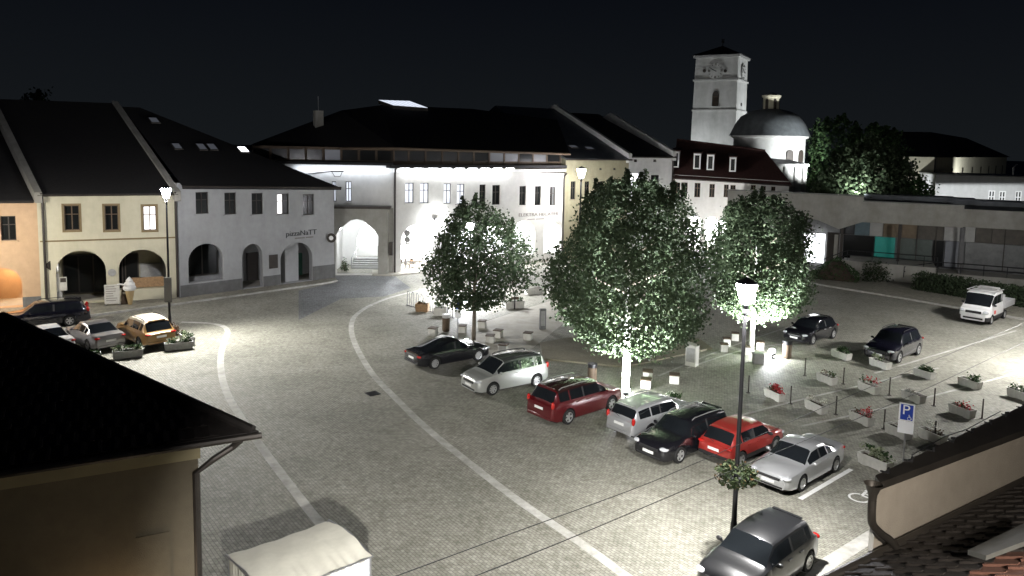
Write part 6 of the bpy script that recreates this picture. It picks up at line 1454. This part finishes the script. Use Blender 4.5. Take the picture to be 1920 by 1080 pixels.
t = thing('menu_board', 'white menu boards on a plinth by the downpipe of the cream house', 'sign board', onwalk(105,571), R(CA)); b = MB(); b.bbox(-.35, .42, 0, .3, 0, .95, .02); b.build('plinth', M['stonegrey'], t)
b = MB(); b.add([(-.32, -.02, .95), (.25, -.02, .95), (.25, -.02, 2.25), (-.12, -.02, 2.25), (-.32, -.02, 1.7), (-.32, .03, .95), (.25, .03, .95), (.25, .03, 2.25), (-.12, .03, 2.25), (-.32, .03, 1.7)], [(0, 1, 2, 3, 4), (9, 8, 7, 6, 5), (0, 5, 6, 1), (1, 6, 7, 2), (2, 7, 8, 3), (3, 8, 9, 4)]); b.build('board', M['stone'], t)
b = MB(); b.bbox(.28, .75, -.04, .0, 1.0, 2.0, .01); b2_ = b.build('framed_menu', M['stone'], t); b = MB(); b.box(.33, .70, -.05, -.042, 1.62, 1.93); b.build('picture', M['frame'], b2_)
b = MB(); b.lathe([(.01, -.12), (.42, -.12), (.42, .12), (.01, .12)], 16); o = b.build('round_lamp_sign', M['frame'], t); o.location = (-.15, .1, 2.9); o.rotation_euler = (R(90), 0, R(50)); b = MB(); b.box(.16, .25, -.14, .1, 2.45, 3.3); b.build('lit_sign', M['signwhite'], t)
# plant and people seats by the gate
shrub('potted_shrub', 'dark little conifer against the white passage wall', Vector((hw.A+hw.U*hw.rect(648,480,657,505,2)[0]+hw.N*1.2)), .35, .35, 1.3, 200, .14, M['leafdark'], cat='potted plant')
t = thing('gate_sign', 'thin pole with small round sign under the first lit arch', 'road sign', ARC.A+ARC.U*ARC.uz(758,480)[0]-ARC.N*.45, 0); b = MB(); b.tube([(0, 0, 0), (0, 0, zat(t.location, 430))], .05, 8); b.build('pole', M['stonegrey'], t)
for z_ in (zat(t.location, 437), zat(t.location, 449)):
    b = MB(); b.lathe([(.01, -.02), (.30, -.02), (.30, .02), (.01, .02)], 14); o = b.build('disc', M['stonegrey'], t); o.location = (.1, -.08, z_); o.rotation_euler = (R(90), 0, 0)
cp = []
for k in range(3):
    q = ARC.A+ARC.U*(ARC.uz(752,492)[0]+.4+k*.75)+ARC.N*(.9+.25*k); q.z = .15
    t = thing('cafe_chair', ['dark cafe chair nearest the pier under the first lit arch', 'dark cafe chair in the middle under the first lit arch', 'dark cafe chair beside the table under the first lit arch'][k], 'chair', q, R(35+k*50), 'cafe chairs under the arcade')
    for x in (-.2, .2):
        for y in (-.2, .2):
            b = MB(); b.tube([(x, y, 0), (x, y, .45 if y < 0 else .95)], .022, 6); b.build('leg', M['wood'], t)
    b = MB(); b.bbox(-.24, .24, -.24, .24, .43, .48, .01); b.build('seat', M['wood'], t); b = MB(); b.bbox(-.23, .23, .18, .22, .65, .98, .01); b.build('backrest', M['wood'], t)
q = ARC.A+ARC.U*(ARC.uz(790,492)[0])+ARC.N*1.3; q.z = .15
t = thing('cafe_table', 'tan cafe table under the first lit arch', 'table', q, R(20)); b = MB(); b.bbox(-.55, .55, -.4, .4, .72, .76, .01); b.build('tabletop', M['woodtan'], t)
for x in (-.48, .48):
    for y in (-.33, .33):
        b = MB(); b.tube([(x, y, 0), (x, y, .72)], .025, 6); b.build('leg', M['woodtan'], t)

# ------------------------------------------------------------------ street lamps (lit) and floodlights
def street_lamp(label, base, head_z, power, tint=(1, .98, .95), basket=None, board=None, cone=150, blend=.75, group='street lamps on the square', sc=1.0, aim=(0, 0, -1), wing=False, glass='lampglass'):
    t = thing('street_lamp', label, 'street lamp', (base.x, base.y, 0), 0, group); r = .075*sc; zl = head_z-.30*sc
    b = MB(); b.lathe([(r*2.0, 0), (r*2.0, .25), (r*1.5, .35), (r*1.35, 1.0), (r*1.1, 1.1), (r, 1.6), (r*.72, zl-.30), (r*1.1, zl-.28), (r*1.1, zl-.2), (r*.7, zl-.18)], 14); b.build('pole', M['black'], t, True, 50)
    b = MB(); b.lathe([(.11*sc, zl-.02), (.15*sc, zl), (.30*sc, zl+.52*sc), (.29*sc, zl+.60*sc)], 14)
    b.build('lantern_glass', M[glass], t, True, 60)
    b = MB(); b.lathe([(.31*sc, zl+.60*sc), (.31*sc, zl+.63*sc), (.22*sc, zl+.68*sc), (.08*sc, zl+.74*sc), (.01, zl+.80*sc)], 14); b.build('lantern_cap', M['black'], t, True, 50)
    b = MB(); b.lathe([(r*.7, zl-.2), (.11*sc, zl-.02), (.02, zl-.015)], 12); b.build('lantern_holder', M['black'], t, True, 50)
    lo = spot(t, (0, 0, zl-.05), aim, power, 178 if wing else cone, .03 if wing else blend, tint, .2*sc)
    if wing: batwing(lo, *(wing if isinstance(wing, tuple) else ()))
    if basket:
        bk = basket
        q = MB(); q.lathe([(.08, bk-.25), (.36, bk-.10), (.42, bk+.02), (.40, bk+.02), (.3, bk-.08), (.08, bk-.2)], 14); q.build('basket', M['black'], t)
        n = 640; u = rng.normal(size=(n, 3)); u /= np.linalg.norm(u, axis=1)[:, None]; c = u*np.array([.62, .62, .36])*rng.uniform(.55, 1.08, n)[:, None]; c[:, 2] += bk-.02
        leaf_mesh('basket_foliage', leaf_arrays(c, .12, u, .6), M['leafbasket'], t); n = 70; u = rng.normal(size=(n, 3)); u /= np.linalg.norm(u, axis=1)[:, None]; c = u*np.array([.66, .66, .38]); c[:, 2] += bk; leaf_mesh('blossoms', leaf_arrays(c, .07, u, .6), M['petaldry'], t)
    if board:
        q = MB(); q.bbox(-.24, .24, -.16, -.10, board, board+1.6, .01); q.build('notice_box', M['plinth'], t)
    return t
LR = G(1373,1040); street_lamp('tall street lamp with a hanging flower basket in front of the parked cars', LR, zat(LR, 548), 3700, aim=(.05, -.08, -1), basket=zat(LR, 888), cone=156, blend=1)
LL = G(319,624); street_lamp('tall street lamp beside the amber hatchback in front of the cream house', LL, zat(LL, 362), 10500, glass='lampglass2', tint=(1, .985, .93), aim=(1.25, -1.0, -1), board=zat(LL, 560, 319)-.2, cone=134, blend=1)
d_ = 76; q = P(1090, 325, d_); street_lamp('star bright street lamp in front of the ochre house above the largest tree', Vector((q.x, q.y, 0)), q.z, 1600, cone=172, blend=.6, sc=1.5, aim=(.15, .55, -1))
q = P(882, 425, 60); street_lamp('lower street lamp glowing through the smaller tree', Vector((q.x, q.y, 0)), q.z, 5200, tint=(.95, .97, 1), cone=168, sc=.95)
q = G(2090,715); street_lamp('street lamp just outside the right edge lighting the troughs', q, 7.5, 10500, cone=158, aim=(-.40, -.12, -1))
q = G(1350,490); street_lamp('added low street lamp lighting the dormer house from behind the bright lit round tree', Vector((q.x, q.y, 0)), 4.3, 650, cone=172, aim=(.1, 1, -.1), sc=.9)  # unseen lamp added to light the dormer house front
def wall_lamp(label, loc, aim, power, col=(1, .96, .88), cone=170):
    t = thing('bracket_lamp', label, 'wall lamp', loc, 0); b = MB(); b.tube([(0, -.9, .1), (0, -.4, .16), (0, 0, .12)], .03, 6); b.build('bracket', M['black'], t)
    b = MB(); b.lathe([(.05, .12), (.22, .02), (.2, 0), (.01, 0)], 14); b.build('shade', M['black'], t); b = MB(); b.lathe([(.15, -.012), (.01, -.02)], 14); b.build('lamp_glass', M['tubelamp'], t)
    spot(t, (0, 0, -.06), aim, power, cone, .9 if cone < 100 else .5, col, .12)
wall_lamp('floodlight on the wall under the camera', (0, 1.6, 9.3), (.04, 1, -.49), 12000, (1, .98, .95), 64)
wall_lamp('added unseen lamp over the tiled roof lighting the beige side wall', (4.6, 4.6, 9.9), (.3, .9, -.36), 620, (1, .93, .82), 84)  # out of view, added to brighten the side house wall
q = G(-190,640); street_lamp('street lamp just outside the left edge by the orange house', q, 8.0, 4200, tint=(1, .93, .80), cone=160, aim=(.4, .5, -1))
q = G(2010,640); street_lamp('added street lamp outside the right edge lighting the modern block', q, 8.0, 2300, cone=150, aim=(-.3, .8, -.9))  # out of view, added to brighten the modern block front
def floodlight(label, px, py, aim, power, cone, head=(.0, .0), up=.32, col=(.93, .96, 1)):
    p = G(px, py); d = Vector(aim).normalized(); t = thing('floodlight', label, 'floodlight', p, 0, 'floodlights at the trees')
    b = MB(); b.tube([(0, 0, 0), (0, 0, up-.12)], .04, 8); b.bbox(-.12, .12, -.12, .12, 0, .04, .01); b.build('stand', M['black'], t)
    rot = d.to_track_quat('Z', 'Y').to_matrix().to_4x4(); rot.translation = (0, 0, up)
    b = MB(); b.lathe([(.01, -.13), (.14, -.13), (.17, .02), (.16, .02)], 16); o = b.build('housing', M['black'], t, True, 50); o.matrix_local = rot
    b = MB(); b.lathe([(.01, .27), (.10, .25), (.19, .17), (.20, .10), (.155, .03)], 16); g = b.build('lens', M['flood'], o, True, 60)
    spot(t, Vector((0, 0, up))+d*.31, d, power, cone, .5, col, .10); return t
tr2 = B2-G(1172,742)
floodlight('floodlight glaring at the foot of the white tree trunk', 1173, 748, (0, .34, 1), 15000, 110)
floodlight('second floodlight glaring beside the dark bin under the bright tree', 1448, 672, (-.46, .05, 1), 19000, 112)
floodlight('floodlight behind the trunk of the smaller tree', 872, 578, (.1, -.3, 1), 900, 140)
# church floodlights, with added lights for the chapel, pale tree, school and white block
def far_flood(label, loc, aim, power, cone=70, z_=5.0):
    t = thing('floodlight', label, 'floodlight', (loc.x, loc.y, 0), 0, 'church floodlights')
    b = MB(); b.tube([(0, 0, 0), (0, 0, z_)], .07, 8); b.build('stand', M['black'], t)
    b = MB(); b.bbox(-.25, .25, -.2, .2, z_, z_+.35, .03); b.build('housing', M['black'], t)
    d = (Vector(aim)-Vector((loc.x, loc.y, z_+.4))).normalized(); spot(t, (0, 0, z_+.5), d, power, cone, .6, (.93, .97, 1), .15)
tw_c = TOW.A+TOW.U*3+TOW.N*3
far_flood('church floodlight on a mast hidden behind the trees', Vector((48, 108, 0)), (tw_c.x+2, tw_c.y, 17), 7000, 80)
far_flood('church floodlight behind the roofs of the row', Vector((DORM.A+DORM.N*15).xyz), (tw_c.x, tw_c.y, 18), 1700, 80)
far_flood('added floodlight lighting the chapel from the side of the modern block', Vector((38, 87, 0)), (33, 97, 13), 3000, 80, 10)  # mast added to light the chapel front
q = P(1600, 372, 76.5); far_flood('added light over the roof of the modern block brightening the pale tree', Vector((q.x, q.y, 0)), (P(1625,330,83).x, 83, 12), 800, 110, 7.6)  # added on the roof to light the tree crown behind
q = P(1850, 360, 78); far_flood('added light brightening the white flat roofed building', Vector((q.x, q.y, 0)), (P(1850,350,91).x, 91, 8), 2800, 130)  # unseen source added for the white block wall
far_flood('added light brightening the front of the cream school', Vector((49, 96, 0)), (P(1720,330,102).x, 102, 11), 560, 140)  # unseen source added for the school front wall
far_flood('added light brightening the side of the cream school', Vector((68, 106, 0)), (72, 117, 10), 1600, 140)  # added because the school side wall was too dark
# ------------------------------------------------------------------ overhead cables
def cable(label, pts):
    b = MB(); b.tube(smooth_path([Vector(p) for p in pts], 8), .008, 6); o = b.build('overhead_cable', M['black']); tag(o, label, 'cable', 'overhead cables crossing the square'); return o
c1 = [P(700,1096,10.5), P(960,1000,12.5), P(1190,916,15), P(1310,866,16.8), P(1480,792,20), P(1575,750,22.5), P(1760,672,28), P(1930,602,36)]
c2 = [P(850,1096,10.0), P(1060,1013,11.6), P(1300,912,14.4), P(1480,838,17), P(1600,788,19.5), P(1760,718,23.5), P(1940,632,31)]
cable('upper of the two thin overhead cables crossing the lower right', c1); cable('lower of the two thin overhead cables crossing the lower right', c2)
for o in bpy.data.objects:
    if o.type == 'MESH' and not o.parent and not o.get('kind') and not o.get('category'): print('UNTAGGED', o.name)
